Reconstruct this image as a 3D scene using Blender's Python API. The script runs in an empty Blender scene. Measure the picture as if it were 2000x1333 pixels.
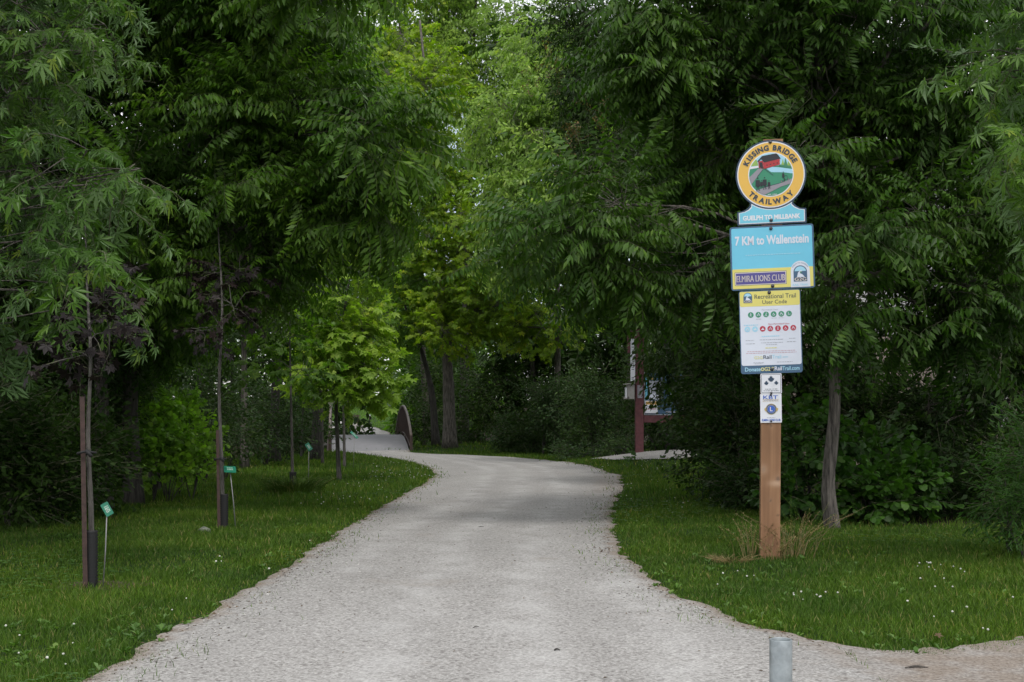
import bpy, math, random
import numpy as np
C = bpy.context.scene.collection
SC = bpy.context.scene

# ------------------------------------------------------------------ camera
F = 2350.0            # focal length in pixels of the 2000 px wide photograph
HZ = 785.0            # horizon row
EYE = 1.15
cam = bpy.data.cameras.new('camera')
cam.sensor_width = 36.0
cam.lens = 36.0 * F / 2000.0
cam.shift_y = (HZ - 666.5) / 2000.0
cam.clip_start = 0.05
cam.clip_end = 3000.0
camo = bpy.data.objects.new('camera', cam)
C.objects.link(camo)
camo.location = (0, 0, EYE)
camo.rotation_euler = (math.radians(90), 0, 0)
SC.camera = camo

# ------------------------------------------------------------------ sky, sun, exposure
SUN_EL, SUN_AZ = math.radians(58), math.radians(165)   # azimuth clockwise from +Y
world = bpy.data.worlds.new('World')
SC.world = world
world.use_nodes = True
nt = world.node_tree
nt.nodes.clear()
wo = nt.nodes.new('ShaderNodeOutputWorld')
bg = nt.nodes.new('ShaderNodeBackground')
sky = nt.nodes.new('ShaderNodeTexSky')
sky.sky_type = 'NISHITA'
sky.sun_disc = False
sky.sun_elevation = SUN_EL
sky.sun_rotation = SUN_AZ
tc = nt.nodes.new('ShaderNodeTexCoord')
no = nt.nodes.new('ShaderNodeTexNoise')
no.inputs['Scale'].default_value = 2.2
no.inputs['Detail'].default_value = 6
nt.links.new(tc.outputs['Generated'], no.inputs['Vector'])
cr = nt.nodes.new('ShaderNodeValToRGB')
cr.color_ramp.elements[0].position = 0.30
cr.color_ramp.elements[1].position = 0.52
nt.links.new(no.outputs['Fac'], cr.inputs['Fac'])
mx = nt.nodes.new('ShaderNodeMix')
mx.data_type = 'RGBA'
nt.links.new(cr.outputs['Color'], mx.inputs[0])
nt.links.new(sky.outputs['Color'], mx.inputs[6])
mx.inputs[7].default_value = (11.4, 11.5, 11.6, 1)      # cloud layer
nt.links.new(mx.outputs[2], bg.inputs['Color'])
bg.inputs['Strength'].default_value = 0.11
nt.links.new(bg.outputs['Background'], wo.inputs['Surface'])
sun = bpy.data.lights.new('sun', 'SUN')
sun.energy = 1.6
sun.angle = math.radians(12)
sun.color = (1.0, 0.96, 0.9)
suno = bpy.data.objects.new('sun', sun)
C.objects.link(suno)
suno.location = (0, -20, 30)
suno.rotation_euler = (math.radians(90) - SUN_EL, 0, -SUN_AZ + math.pi)
SC.view_settings.view_transform = 'Standard'
SC.view_settings.look = 'None'
SC.view_settings.exposure = 0.32
SC.view_settings.gamma = 1.0
SC.render.engine = 'CYCLES'
SC.cycles.max_bounces = 6
SC.cycles.diffuse_bounces = 3
SC.cycles.glossy_bounces = 2
SC.cycles.transmission_bounces = 3
SC.cycles.transparent_max_bounces = 4
SC.cycles.use_denoising = True

rng = np.random.default_rng(7)

# ------------------------------------------------------------------ tagging
def tag(o, label=None, cat=None, group=None, kind=None):
    if label: o['label'] = label
    if cat: o['category'] = cat
    if group: o['group'] = group
    if kind: o['kind'] = kind
    return o

def thing(name, label, cat, loc, rz=0.0, group=None):
    o = bpy.data.objects.new(name, None)
    o.empty_display_size = 0.2
    C.objects.link(o)
    o.location = loc
    o.rotation_euler = (0, 0, rz)
    return tag(o, label, cat, group)

# ------------------------------------------------------------------ meshes
def mesh_obj(name, V, T, mats, parent=None, mi=None, smooth=False):
    """V (n,3), T (m,3) triangles -> one linked mesh object"""
    V = np.asarray(V, np.float32); T = np.asarray(T, np.int32)
    me = bpy.data.meshes.new(name)
    me.vertices.add(len(V)); me.vertices.foreach_set('co', V.ravel())
    me.loops.add(T.size); me.loops.foreach_set('vertex_index', T.ravel())
    me.polygons.add(len(T))
    me.polygons.foreach_set('loop_start', np.arange(0, T.size, 3, dtype=np.int32))
    if not isinstance(mats, (list, tuple)): mats = [mats]
    for m in mats: me.materials.append(m)
    if mi is not None: me.polygons.foreach_set('material_index', np.asarray(mi, np.int32))
    me.update(calc_edges=True)
    me.polygons.foreach_set('use_smooth', np.full(len(T), smooth, dtype=bool))
    o = bpy.data.objects.new(name, me)
    C.objects.link(o)
    if parent is not None: o.parent = parent
    return o

class MB:
    """collects triangles with a material index"""
    def __init__(s): s.V=[]; s.T=[]; s.M=[]; s.n=0
    def add(s, V, T, m=0):
        V=np.asarray(V,float).reshape(-1,3); T=np.asarray(T,int).reshape(-1,3)
        s.V.append(V); s.T.append(T+s.n); s.M.append(np.full(len(T),m)); s.n+=len(V)
    def quads(s, V, Q, m=0):
        Q=np.asarray(Q,int); s.add(V, np.concatenate([Q[:,[0,1,2]],Q[:,[0,2,3]]]), m)
    def box(s, c, h, m=0, rot=None, bev=0.0):
        c=np.array(c,float); h=np.array(h,float)
        if bev>0:
            P=[]
            for sx in (-1,1):
                for sy in (-1,1):
                    for sz in (-1,1):
                        for k in range(3):
                            v=np.array([sx,sy,sz])*h
                            d=np.array([sx,sy,sz])*bev
                            d[k]=0
                            P.append(v-d)
            P=np.array(P)
            T=hull_tris(P)
            if rot is not None: P=P@np.array(rot).T
            s.add(P+c,T,m); return
        P=np.array([[x,y,z] for x in(-1,1) for y in(-1,1) for z in(-1,1)],float)*h
        if rot is not None: P=P@np.array(rot).T
        s.quads(P+c,[[0,1,3,2],[4,6,7,5],[0,4,5,1],[2,3,7,6],[0,2,6,4],[1,5,7,3]],m)
    def tube(s, pts, rad, sides=6, m=0, cap=True, wob=0.0):
        V,T=tube(pts,rad,sides,cap,wob); s.add(V,T,m)
    def obj(s, name, mats, parent=None, smooth=False):
        return mesh_obj(name, np.concatenate(s.V), np.concatenate(s.T), mats, parent, np.concatenate(s.M), smooth)

def hull_tris(P):
    import bmesh
    bm=bmesh.new()
    vs=[bm.verts.new(p) for p in P]
    bm.verts.ensure_lookup_table()
    idx={v:i for i,v in enumerate(vs)}
    bmesh.ops.convex_hull(bm,input=vs)
    bmesh.ops.triangulate(bm,faces=bm.faces[:])
    T=[[idx[v] for v in f.verts] for f in bm.faces]
    bm.free()
    return T

def tube(pts, rad, sides=6, cap=True, wob=0.0):
    pts=np.asarray(pts,float); n=len(pts)
    rad=np.broadcast_to(np.asarray(rad,float),(n,))
    tan=np.gradient(pts,axis=0); tan/=np.linalg.norm(tan,axis=1)[:,None]+1e-9
    ref=np.array([1.0,0.13,0]) if abs(tan[:,2]).mean()>0.6 else np.array([0,0.1,1.0])
    a=np.cross(tan,ref); a/=np.linalg.norm(a,axis=1)[:,None]+1e-9
    b=np.cross(tan,a)
    th=np.linspace(0,2*np.pi,sides,endpoint=False)
    r=rad[:,None]*np.ones((n,sides))
    if wob>0: r=r*(1+wob*rng.uniform(-1,1,(n,sides)))
    V=pts[:,None,:]+r[...,None]*(np.cos(th)[None,:,None]*a[:,None,:]+np.sin(th)[None,:,None]*b[:,None,:])
    V=V.reshape(-1,3)
    i=np.arange(n-1)[:,None]*sides; j=np.arange(sides)[None,:]; k=(j+1)%sides
    A=(i+j).ravel();B=(i+k).ravel();D=(i+sides+j).ravel();E=(i+sides+k).ravel()
    T=np.concatenate([np.stack([A,B,E],1),np.stack([A,E,D],1)])
    if cap:
        c0=len(V); V=np.concatenate([V,pts[:1],pts[-1:]])
        jj=np.arange(sides); kk=(jj+1)%sides; L=(n-1)*sides
        T=np.concatenate([T,np.stack([np.full(sides,c0),kk,jj],1),np.stack([np.full(sides,c0+1),L+jj,L+kk],1)])
    return V,T

def curve(pts, n=12):
    """Catmull-Rom through pts"""
    p=np.asarray(pts,float)
    if len(p)==2: return p[0]+(p[1]-p[0])*np.linspace(0,1,n)[:,None]
    p=np.vstack([2*p[0]-p[1],p,2*p[-1]-p[-2]])
    out=[]
    segs=len(p)-3; m=max(2,n//segs)
    for i in range(segs):
        t=np.linspace(0,1,m,endpoint=(i==segs-1))[:,None]
        a,b,c,d=p[i:i+4]
        out.append(.5*((2*b)+(c-a)*t+(2*a-5*b+4*c-d)*t*t+(-a+3*b-3*c+d)*t**3))
    return np.concatenate(out)

# value noise
_tab=np.random.default_rng(99).random((32,32,32))
def vnoise(p):
    p=np.asarray(p,float); i=np.floor(p).astype(int); f=p-i; f=f*f*(3-2*f); r=0
    for dx in(0,1):
        for dy in(0,1):
            for dz in(0,1):
                w=(f[...,0] if dx else 1-f[...,0])*(f[...,1] if dy else 1-f[...,1])*(f[...,2] if dz else 1-f[...,2])
                r=r+w*_tab[(i[...,0]+dx)&31,(i[...,1]+dy)&31,(i[...,2]+dz)&31]
    return r

# ------------------------------------------------------------------ ground shape
def ground(x,y):
    x=np.asarray(x,float); y=np.asarray(y,float)
    s=np.clip(y-9,0,None); z=-0.022*(s*s/(s+1.2)); z=np.maximum(z,-0.90-0*y)
    z=z+np.where(y>88,0.016*np.clip(y-88,0,150),0)
    z=z+0.38*np.exp(-((x-4.2)/2.4)**2/1.0-((y-29.3)/3.4)**2)
    z=z+0.30*np.exp(-((x+1.0)/4.0)**2-((y-47.5)/2.2)**2)
    z=z-0.7*np.exp(-((y-50.8)/1.7)**2)*(1/(1+np.exp(-(y-44))))
    n=vnoise(np.stack([x*0.35,y*0.35,np.zeros_like(x)+3.3],-1))-0.5
    fade=np.clip((np.abs(x-0.3*0)-0.0)/6,0,1)
    return z+0.10*n*fade

def W(px,py,d): return np.array([(px-1000.0)/F*d, d, EYE-(py-HZ)/F*d])
def hit(px,py):
    d=np.arange(2.0,400,0.05) if py>HZ+8 else np.arange(2,900,.5)
    x=(px-1000.0)/F*d; z=EYE-(py-HZ)/F*d
    g=ground(x,d); k=np.argmax(z<=g)
    if not (z<=g).any(): k=len(d)-1
    return np.array([x[k],d[k],g[k]])

# ------------------------------------------------------------------ materials
def newmat(name):
    m=bpy.data.materials.new(name); m.use_nodes=True
    n=m.node_tree; n.nodes.clear()
    return m,n,n.nodes.new('ShaderNodeOutputMaterial')
def N(n,t,**kw):
    x=n.nodes.new(t)
    for k,v in kw.items():
        if k.startswith('i_'):
            key=k[2:].replace('_',' '); x.inputs[key].default_value=v
        else: setattr(x,k,v)
    return x
def ramp(n,pts):
    r=n.nodes.new('ShaderNodeValToRGB'); e=r.color_ramp.elements
    while len(e)<len(pts): e.new(0.5)
    for el,(p,c) in zip(e,pts):
        el.position=p; el.color=(c[0],c[1],c[2],1) if hasattr(c,'__len__') else (c,c,c,1)
    return r
def mix(n,a,b,fac,blend='MIX'):
    m=n.nodes.new('ShaderNodeMix'); m.data_type='RGBA'; m.blend_type=blend
    for s,v in ((0,fac),(6,a),(7,b)):
        if hasattr(v,'links') or isinstance(v,bpy.types.NodeSocket): n.links.new(v,m.inputs[s])
        else: m.inputs[s].default_value = v if s==0 else (v[0],v[1],v[2],1)
    return m.outputs[2]

def plain(name,col,rough=0.5,metal=0.0,var=0.12,scale=30,bump=0.0,spec=0.5):
    m,n,out=newmat(name)
    b=N(n,'ShaderNodeBsdfPrincipled'); b.inputs['Roughness'].default_value=rough; b.inputs['Metallic'].default_value=metal
    b.inputs['Specular IOR Level'].default_value=spec
    t=N(n,'ShaderNodeTexCoord'); q=N(n,'ShaderNodeTexNoise',i_Scale=scale,i_Detail=5.0)
    n.links.new(t.outputs['Object'],q.inputs['Vector'])
    c=np.array(col)
    r=ramp(n,[(0.3,tuple(c*(1-var))),(0.7,tuple(np.minimum(c*(1+var),1)))])
    n.links.new(q.outputs['Fac'],r.inputs['Fac']); n.links.new(r.outputs['Color'],b.inputs['Base Color'])
    if bump>0:
        u=N(n,'ShaderNodeBump',i_Strength=bump,i_Distance=0.01); n.links.new(q.outputs['Fac'],u.inputs['Height']); n.links.new(u.outputs['Normal'],b.inputs['Normal'])
    n.links.new(b.outputs[0],out.inputs[0])
    return m

def leafmat(name,col,tip=None,under=None,trans=0.35,rough=0.5,var=0.35,spec=0.35):
    """leaf: colour varies leaf by leaf, light passes through"""
    m,n,out=newmat(name)
    g=N(n,'ShaderNodeNewGeometry')
    c=np.array(col,float)
    tip=np.array(tip if tip is not None else c*1.5+np.array([.02,.02,0]))
    r=ramp(n,[(0.0,tuple(c*(1-var))),(0.55,tuple(c)),(0.9,tuple(c*(1+var*.6))),(1.0,tuple(tip))])
    n.links.new(g.outputs['Random Per Island'],r.inputs['Fac'])
    colr=r.outputs['Color']
    t=N(n,'ShaderNodeTexCoord'); q=N(n,'ShaderNodeTexNoise',i_Scale=0.9,i_Detail=2.0)
    n.links.new(t.outputs['Object'],q.inputs['Vector'])
    rr=ramp(n,[(0.35,(0.75,0.80,0.8)),(0.65,(1.25,1.15,0.95))]); n.links.new(q.outputs['Fac'],rr.inputs['Fac'])
    colr=mix(n,colr,rr.outputs['Color'],1.0,'MULTIPLY')
    if under is not None:
        colr2=mix(n,colr,tuple(under),g.outputs['Backfacing'])
    else: colr2=colr
    b=N(n,'ShaderNodeBsdfPrincipled'); b.inputs['Roughness'].default_value=rough
    b.inputs['Specular IOR Level'].default_value=spec
    n.links.new(colr2,b.inputs['Base Color'])
    tr=N(n,'ShaderNodeBsdfTranslucent')
    tcol=mix(n,colr,(1.1,1.3,0.45),1.0,'MULTIPLY')
    n.links.new(tcol,tr.inputs['Color'])
    ms=N(n,'ShaderNodeMixShader'); ms.inputs[0].default_value=trans
    n.links.new(b.outputs[0],ms.inputs[1]); n.links.new(tr.outputs[0],ms.inputs[2])
    n.links.new(ms.outputs[0],out.inputs[0])
    return m

def barkmat(name,c1,c2,sc=14):
    m,n,out=newmat(name)
    t=N(n,'ShaderNodeTexCoord'); mp=N(n,'ShaderNodeMapping'); mp.inputs['Scale'].default_value=(sc*2.2,sc*2.2,sc*0.28)
    n.links.new(t.outputs['Object'],mp.inputs['Vector'])
    q=N(n,'ShaderNodeTexNoise',i_Scale=1.0,i_Detail=7.0,i_Roughness=0.65); n.links.new(mp.outputs[0],q.inputs['Vector'])
    q2=N(n,'ShaderNodeTexNoise',i_Scale=2.5,i_Detail=3.0); n.links.new(t.outputs['Object'],q2.inputs['Vector'])
    r=ramp(n,[(0.38,c1),(0.62,c2)]); n.links.new(q.outputs['Fac'],r.inputs['Fac'])
    moss=mix(n,r.outputs['Color'],(0.05,0.065,0.035),mixfac(n,q2.outputs['Fac'],.55,.75,.5))
    b=N(n,'ShaderNodeBsdfPrincipled',i_Roughness=0.9); n.links.new(moss,b.inputs['Base Color'])
    u=N(n,'ShaderNodeBump',i_Strength=1.0,i_Distance=0.03); n.links.new(q.outputs['Fac'],u.inputs['Height']); n.links.new(u.outputs['Normal'],b.inputs['Normal'])
    n.links.new(b.outputs[0],out.inputs[0])
    return m
def mixfac(n,sock,lo,hi,mx_=1.0):
    r=ramp(n,[(lo,0.0),(hi,mx_)]); n.links.new(sock,r.inputs['Fac']); return r.outputs['Color']

M={}
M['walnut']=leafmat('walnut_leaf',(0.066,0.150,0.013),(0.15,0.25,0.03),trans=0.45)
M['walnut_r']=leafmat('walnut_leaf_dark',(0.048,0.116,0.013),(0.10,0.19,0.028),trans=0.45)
M['silver']=leafmat('silver_maple_leaf',(0.072,0.158,0.022),(0.17,0.25,0.035),under=(0.13,0.225,0.085),trans=0.38,rough=0.45,spec=0.4)
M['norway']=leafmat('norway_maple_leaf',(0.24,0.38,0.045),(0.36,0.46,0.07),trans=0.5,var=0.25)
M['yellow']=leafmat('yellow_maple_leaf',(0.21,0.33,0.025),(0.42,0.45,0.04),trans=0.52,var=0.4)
M['purple']=leafmat('purple_maple_leaf',(0.016,0.011,0.012),(0.035,0.022,0.020),trans=0.15,var=0.4,spec=.2)
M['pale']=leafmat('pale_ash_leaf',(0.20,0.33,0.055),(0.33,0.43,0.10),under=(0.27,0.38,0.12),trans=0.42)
M['mid']=leafmat('ash_leaf',(0.095,0.200,0.024),(0.18,0.28,0.04),trans=0.45)
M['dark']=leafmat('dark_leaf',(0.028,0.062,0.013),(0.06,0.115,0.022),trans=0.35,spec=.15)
M['shrub']=leafmat('shrub_leaf',(0.040,0.082,0.026),(0.08,0.13,0.04),trans=0.3,spec=.2)
M['shrub_lit']=leafmat('lit_shrub_leaf',(0.20,0.38,0.045),(0.30,0.46,0.07),trans=0.5)  # bright young leaves, colour raised further to stand in for light through a gap
M['broad']=leafmat('broad_leaf',(0.042,0.115,0.016),(0.08,0.17,0.02),trans=0.38)
M['rust']=leafmat('rusty_leaf',(0.12,0.085,0.03),(0.20,0.11,0.04),trans=0.3)
M['bark']=barkmat('grey_bark',(0.030,0.026,0.023),(0.17,0.150,0.132))
M['barkd']=barkmat('dark_bark',(0.022,0.020,0.018),(0.075,0.068,0.06))
M['bark_young']=barkmat('young_bark',(0.04,0.036,0.033),(0.12,0.112,0.10),sc=22)

# gravel
def gravelmat():
    m,n,out=newmat('crushed_limestone')
    t=N(n,'ShaderNodeTexCoord'); O=t.outputs['Object']
    v=N(n,'ShaderNodeTexVoronoi',i_Scale=95.0); n.links.new(O,v.inputs['Vector'])
    v2=N(n,'ShaderNodeTexVoronoi',i_Scale=62.0); n.links.new(O,v2.inputs['Vector'])
    q=N(n,'ShaderNodeTexNoise',i_Scale=60.0,i_Detail=8.0,i_Roughness=0.7); n.links.new(O,q.inputs['Vector'])
    mp=N(n,'ShaderNodeMapping'); mp.inputs['Scale'].default_value=(1.0,0.35,1); n.links.new(O,mp.inputs['Vector'])
    big=N(n,'ShaderNodeTexNoise',i_Scale=1.7,i_Detail=5.0,i_Roughness=0.6); n.links.new(mp.outputs[0],big.inputs['Vector'])
    hsv=N(n,'ShaderNodeSeparateColor'); n.links.new(v.outputs['Color'],hsv.inputs[0])
    stone=ramp(n,[(0.0,(0.10,0.09,0.085)),(0.18,(0.19,0.182,0.172)),(0.6,(0.275,0.265,0.253)),(1.0,(0.44,0.43,0.415))])
    n.links.new(hsv.outputs[0],stone.inputs['Fac'])
    fine=ramp(n,[(0.36,(0.13,0.125,0.12)),(0.5,(0.29,0.28,0.27)),(0.72,(0.42,0.41,0.395))]); n.links.new(q.outputs['Fac'],fine.inputs['Fac'])
    c=mix(n,stone.outputs['Color'],fine.outputs['Color'],0.5)
    sp=N(n,'ShaderNodeSeparateColor'); n.links.new(v2.outputs['Color'],sp.inputs[0])
    c=mix(n,c,(0.12,0.11,0.105),mixfac(n,sp.outputs[1],0.90,0.92,0.6))
    br=ramp(n,[(0.3,(0.90,0.90,0.905)),(0.7,(1.12,1.125,1.135))]); n.links.new(big.outputs['Fac'],br.inputs['Fac'])
    c=mix(n,c,br.outputs['Color'],1.0,'MULTIPLY')
    tk=N(n,'ShaderNodeAttribute'); tk.attribute_name='track'; wv=N(n,'ShaderNodeTexNoise',i_Scale=2.6,i_Detail=5.0); n.links.new(O,wv.inputs['Vector'])
    tm=N(n,'ShaderNodeMath',operation='MULTIPLY'); n.links.new(tk.outputs['Fac'],tm.inputs[0]); n.links.new(mixfac(n,wv.outputs['Fac'],.35,.62),tm.inputs[1])
    c=mix(n,c,(0.47,0.465,0.46),tm.outputs[0])
    st=N(n,'ShaderNodeTexNoise',i_Scale=0.9,i_Detail=5.0,i_Roughness=0.7); n.links.new(O,st.inputs['Vector'])
    c=mix(n,c,(0.20,0.165,0.135),mixfac(n,st.outputs['Fac'],0.60,0.74,0.45))
    # sandy, soiled margin: vertex attribute from distance to the grass edge
    at=N(n,'ShaderNodeAttribute'); at.attribute_name='soil'
    ad=N(n,'ShaderNodeMath',operation='ADD'); n.links.new(at.outputs['Fac'],ad.inputs[0])
    q3=N(n,'ShaderNodeTexNoise',i_Scale=6.0,i_Detail=6.0); n.links.new(O,q3.inputs['Vector'])
    sb=N(n,'ShaderNodeMath',operation='MULTIPLY_ADD'); n.links.new(q3.outputs['Fac'],sb.inputs[0]); sb.inputs[1].default_value=1.2; sb.inputs[2].default_value=-0.6
    n.links.new(sb.outputs[0],ad.inputs[1])
    soilc=ramp(n,[(0.35,(0.085,0.062,0.045)),(0.5,(0.19,0.150,0.118)),(0.7,(0.27,0.225,0.185))]); n.links.new(q.outputs['Fac'],soilc.inputs['Fac'])
    c=mix(n,c,soilc.outputs['Color'],mixfac(n,ad.outputs[0],0.45,1.05,0.75))
    b=N(n,'ShaderNodeBsdfPrincipled',i_Roughness=0.95); b.inputs['Specular IOR Level'].default_value=0.2
    n.links.new(c,b.inputs['Base Color'])
    h=N(n,'ShaderNodeMath',operation='ADD'); n.links.new(v.outputs['Distance'],h.inputs[0]); n.links.new(q.outputs['Fac'],h.inputs[1])
    u=N(n,'ShaderNodeBump',i_Strength=0.4,i_Distance=0.005); n.links.new(h.outputs[0],u.inputs['Height']); n.links.new(u.outputs['Normal'],b.inputs['Normal'])
    n.links.new(b.outputs[0],out.inputs[0]); return m
M['gravel']=gravelmat()
def turfmat():
    m,n,out=newmat('turf')
    t=N(n,'ShaderNodeTexCoord'); O=t.outputs['Object']
    a=N(n,'ShaderNodeTexNoise',i_Scale=0.8,i_Detail=6.0); b0=N(n,'ShaderNodeTexNoise',i_Scale=45.0,i_Detail=6.0,i_Roughness=0.7)
    n.links.new(O,a.inputs['Vector']); n.links.new(O,b0.inputs['Vector'])
    r=ramp(n,[(0.35,(0.012,0.026,0.008)),(0.55,(0.030,0.062,0.014)),(0.75,(0.055,0.07,0.025))]); n.links.new(b0.outputs['Fac'],r.inputs['Fac'])
    s=ramp(n,[(0.3,(0.75,0.75,0.75)),(0.7,(1.2,1.2,1.1))]); n.links.new(a.outputs['Fac'],s.inputs['Fac'])
    c=mix(n,r.outputs['Color'],s.outputs['Color'],1.0,'MULTIPLY')
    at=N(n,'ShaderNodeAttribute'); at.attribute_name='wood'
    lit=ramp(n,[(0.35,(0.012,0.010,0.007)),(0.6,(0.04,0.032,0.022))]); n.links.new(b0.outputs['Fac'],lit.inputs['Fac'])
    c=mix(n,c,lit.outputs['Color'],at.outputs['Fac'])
    b=N(n,'ShaderNodeBsdfPrincipled',i_Roughness=1.0); b.inputs['Specular IOR Level'].default_value=0.1
    n.links.new(c,b.inputs['Base Color'])
    u=N(n,'ShaderNodeBump',i_Strength=0.8,i_Distance=0.03); n.links.new(b0.outputs['Fac'],u.inputs['Height']); n.links.new(u.outputs['Normal'],b.inputs['Normal'])
    n.links.new(b.outputs[0],out.inputs[0]); return m
M['turf']=turfmat()
M['blade']=leafmat('grass_blade',(0.078,0.152,0.018),(0.30,0.26,0.12),trans=0.4,var=0.45,spec=0.25,rough=0.6)
M['clover']=leafmat('clover_leaf',(0.055,0.125,0.028),(0.10,0.19,0.05),trans=0.3,var=0.3)
M['flower']=plain('clover_flower',(0.50,0.50,0.44),0.8)
M['straw']=leafmat('dry_grass',(0.26,0.20,0.10),(0.40,0.32,0.18),trans=0.3,var=0.35)
M['concrete']=plain('pale_deck',(0.20,0.20,0.215),0.8,var=0.06,scale=4)
M['deck']=M['concrete']
M['rail']=plain('brown_painted_rail',(0.055,0.035,0.03),0.5,var=0.2)
M['railtop']=plain('weathered_hand_rail',(0.13,0.10,0.085),0.5,var=0.2)
M['maroon']=plain('maroon_stain',(0.095,0.028,0.034),0.65,var=0.25,scale=12,bump=.3)
M['galv']=plain('galvanised_steel',(0.42,0.46,0.48),0.42,metal=0.75,var=0.22,scale=14)
M['galv_in']=plain('pipe_inside',(0.20,0.22,0.23),0.6,metal=0.4)
M['guard']=plain('black_plastic_guard',(0.010,0.010,0.011),0.75)
M['rust']=M['rust']
M['stake']=plain('rusty_stake',(0.045,0.024,0.020),0.75,var=0.35,scale=25,bump=.4)
M['rod']=plain('thin_steel_rod',(0.22,0.22,0.21),0.5,metal=0.5)
M['plaque']=plain('green_plaque',(0.010,0.145,0.085),0.4,var=0.06)
M['plaqueink']=plain('plaque_ink',(0.28,0.42,0.35),0.5)
M['mulch']=plain('mulch_soil',(0.055,0.035,0.025),0.95,var=0.5,scale=50,bump=.8)
# ================================================================== THE SETTING
LE=[(60,1420),(190,1333),(300,1275),(380,1225),(500,1160),(600,1095),(660,1052),(740,1002),(800,966),(838,945),(856,929),(848,917),(815,905),(770,896),(722,890),(672,884)]
RE=[(2500,1262),(2000,1262),(1900,1278),(1800,1288),(1720,1289),(1640,1277),(1560,1258),(1480,1236),(1380,1200),(1300,1165),(1240,1128),(1212,1095),(1190,1058),(1180,1030),(1186,995),(1200,965),(1208,945),(1205,930),(1170,918),(1120,907),(1060,899),(1000,894),(900,889),(796,884)]
LEw=np.array([hit(*p) for p in LE]); REw=np.array([hit(*p) for p in RE])
BY0=45.0                      # bridge near end
def mono(A):
    out=[A[0]]
    for a in A[1:]:
        if a[1]>out[-1][1]+0.02: out.append(a)
    return np.array(out)
LOW=REw[[1,2,3,4,5]][:, :2]; LOW=LOW[np.argsort(LOW[:,0])]; LOW=np.vstack([[LOW[0,0]-.01,4.0],LOW,[9,LOW[-1,1]+.15]])
LEw=mono(LEw); REw=mono(REw[5:])
# near the camera both edges run out behind it
LEw=np.vstack([[-2.6,-6,0],[-2.35,2.5,0],LEw]); REw=np.vstack([[9,-6,0],[9,REw[0][1]-.001,0],REw])
def ledge(y):
    y=np.asarray(y,float); x=np.interp(y,LEw[:,1],LEw[:,0])
    return x+0.012*np.sin(y*5.1)+0.035*(vnoise(np.stack([y*2.3,y*0,y*0+1],-1))-.5)+0.06*(vnoise(np.stack([y*9,y*0,y*0+5],-1))-.5)
def redge(y):
    y=np.asarray(y,float); x=np.interp(y,REw[:,1],REw[:,0])
    return x+0.10*(vnoise(np.stack([y*2.1,y*0,y*0+9],-1))-.5)+0.06*(vnoise(np.stack([y*8,y*0,y*0+15],-1))-.5)
PAD=np.array([hit(*p)[:2] for p in [(1150,899),(1200,901),(1262,900),(1330,899),(1362,893),(1350,885),(1290,881.5),(1225,885),(1180,893)]])
def inpoly(x,y,P):
    r=np.zeros(np.shape(x),bool); j=len(P)-1
    for i in range(len(P)):
        c=((P[i,1]>y)!=(P[j,1]>y))&(x<(P[j,0]-P[i,0])*(y-P[i,1])/(P[j,1]-P[i,1]+1e-12)+P[i,0]); r^=c; j=i
    return r
# far trail beyond the bridge
RFAR=np.array([hit(*p) for p in [(763,847),(742,838.5),(721,833.5),(694,827.5),(673,824)]])
RFAR=np.vstack([[-5.75,56.5,0],mono(RFAR),[-26,RFAR[-1][1]+12,0],[-48,RFAR[-1][1]+20,0]])
# ground sheet
def spaced(lo,hi,fine,n):
    t=np.linspace(-1,1,n); return t
xs=np.unique(np.concatenate([np.arange(-14,14.01,0.35),-14-np.geomspace(0.5,1500,40),14+np.geomspace(0.5,1500,40)]))
ys=np.unique(np.concatenate([np.arange(-8,62,0.4),-8-np.geomspace(.6,900,20),62+np.geomspace(.6,1800,50)]))
X,Y=np.meshgrid(xs,ys); Z=ground(X,Y)
Vg=np.stack([X,Y,Z],-1).reshape(-1,3)
nx,ny=len(xs),len(ys)
i,j=np.meshgrid(np.arange(nx-1),np.arange(ny-1)); a=(j*nx+i).ravel()
Tg=np.concatenate([np.stack([a,a+1,a+nx+1],1),np.stack([a,a+nx+1,a+nx],1)])
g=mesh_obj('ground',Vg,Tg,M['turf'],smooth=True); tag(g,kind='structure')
# where the wood floor (bare leaf litter) starts
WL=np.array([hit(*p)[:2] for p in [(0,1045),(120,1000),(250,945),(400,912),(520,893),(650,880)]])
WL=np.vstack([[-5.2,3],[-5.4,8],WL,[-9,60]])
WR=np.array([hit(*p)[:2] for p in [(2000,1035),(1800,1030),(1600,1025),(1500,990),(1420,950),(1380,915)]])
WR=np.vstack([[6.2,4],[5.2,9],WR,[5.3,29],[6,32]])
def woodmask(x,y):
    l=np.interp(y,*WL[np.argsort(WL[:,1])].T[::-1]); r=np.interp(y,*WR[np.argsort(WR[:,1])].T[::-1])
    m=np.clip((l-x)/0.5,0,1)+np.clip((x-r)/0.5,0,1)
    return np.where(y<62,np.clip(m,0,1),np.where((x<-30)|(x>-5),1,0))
at=g.data.attributes.new('wood','FLOAT','POINT'); at.data.foreach_set('value',woodmask(Vg[:,0],Vg[:,1]).astype(np.float32))

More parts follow.
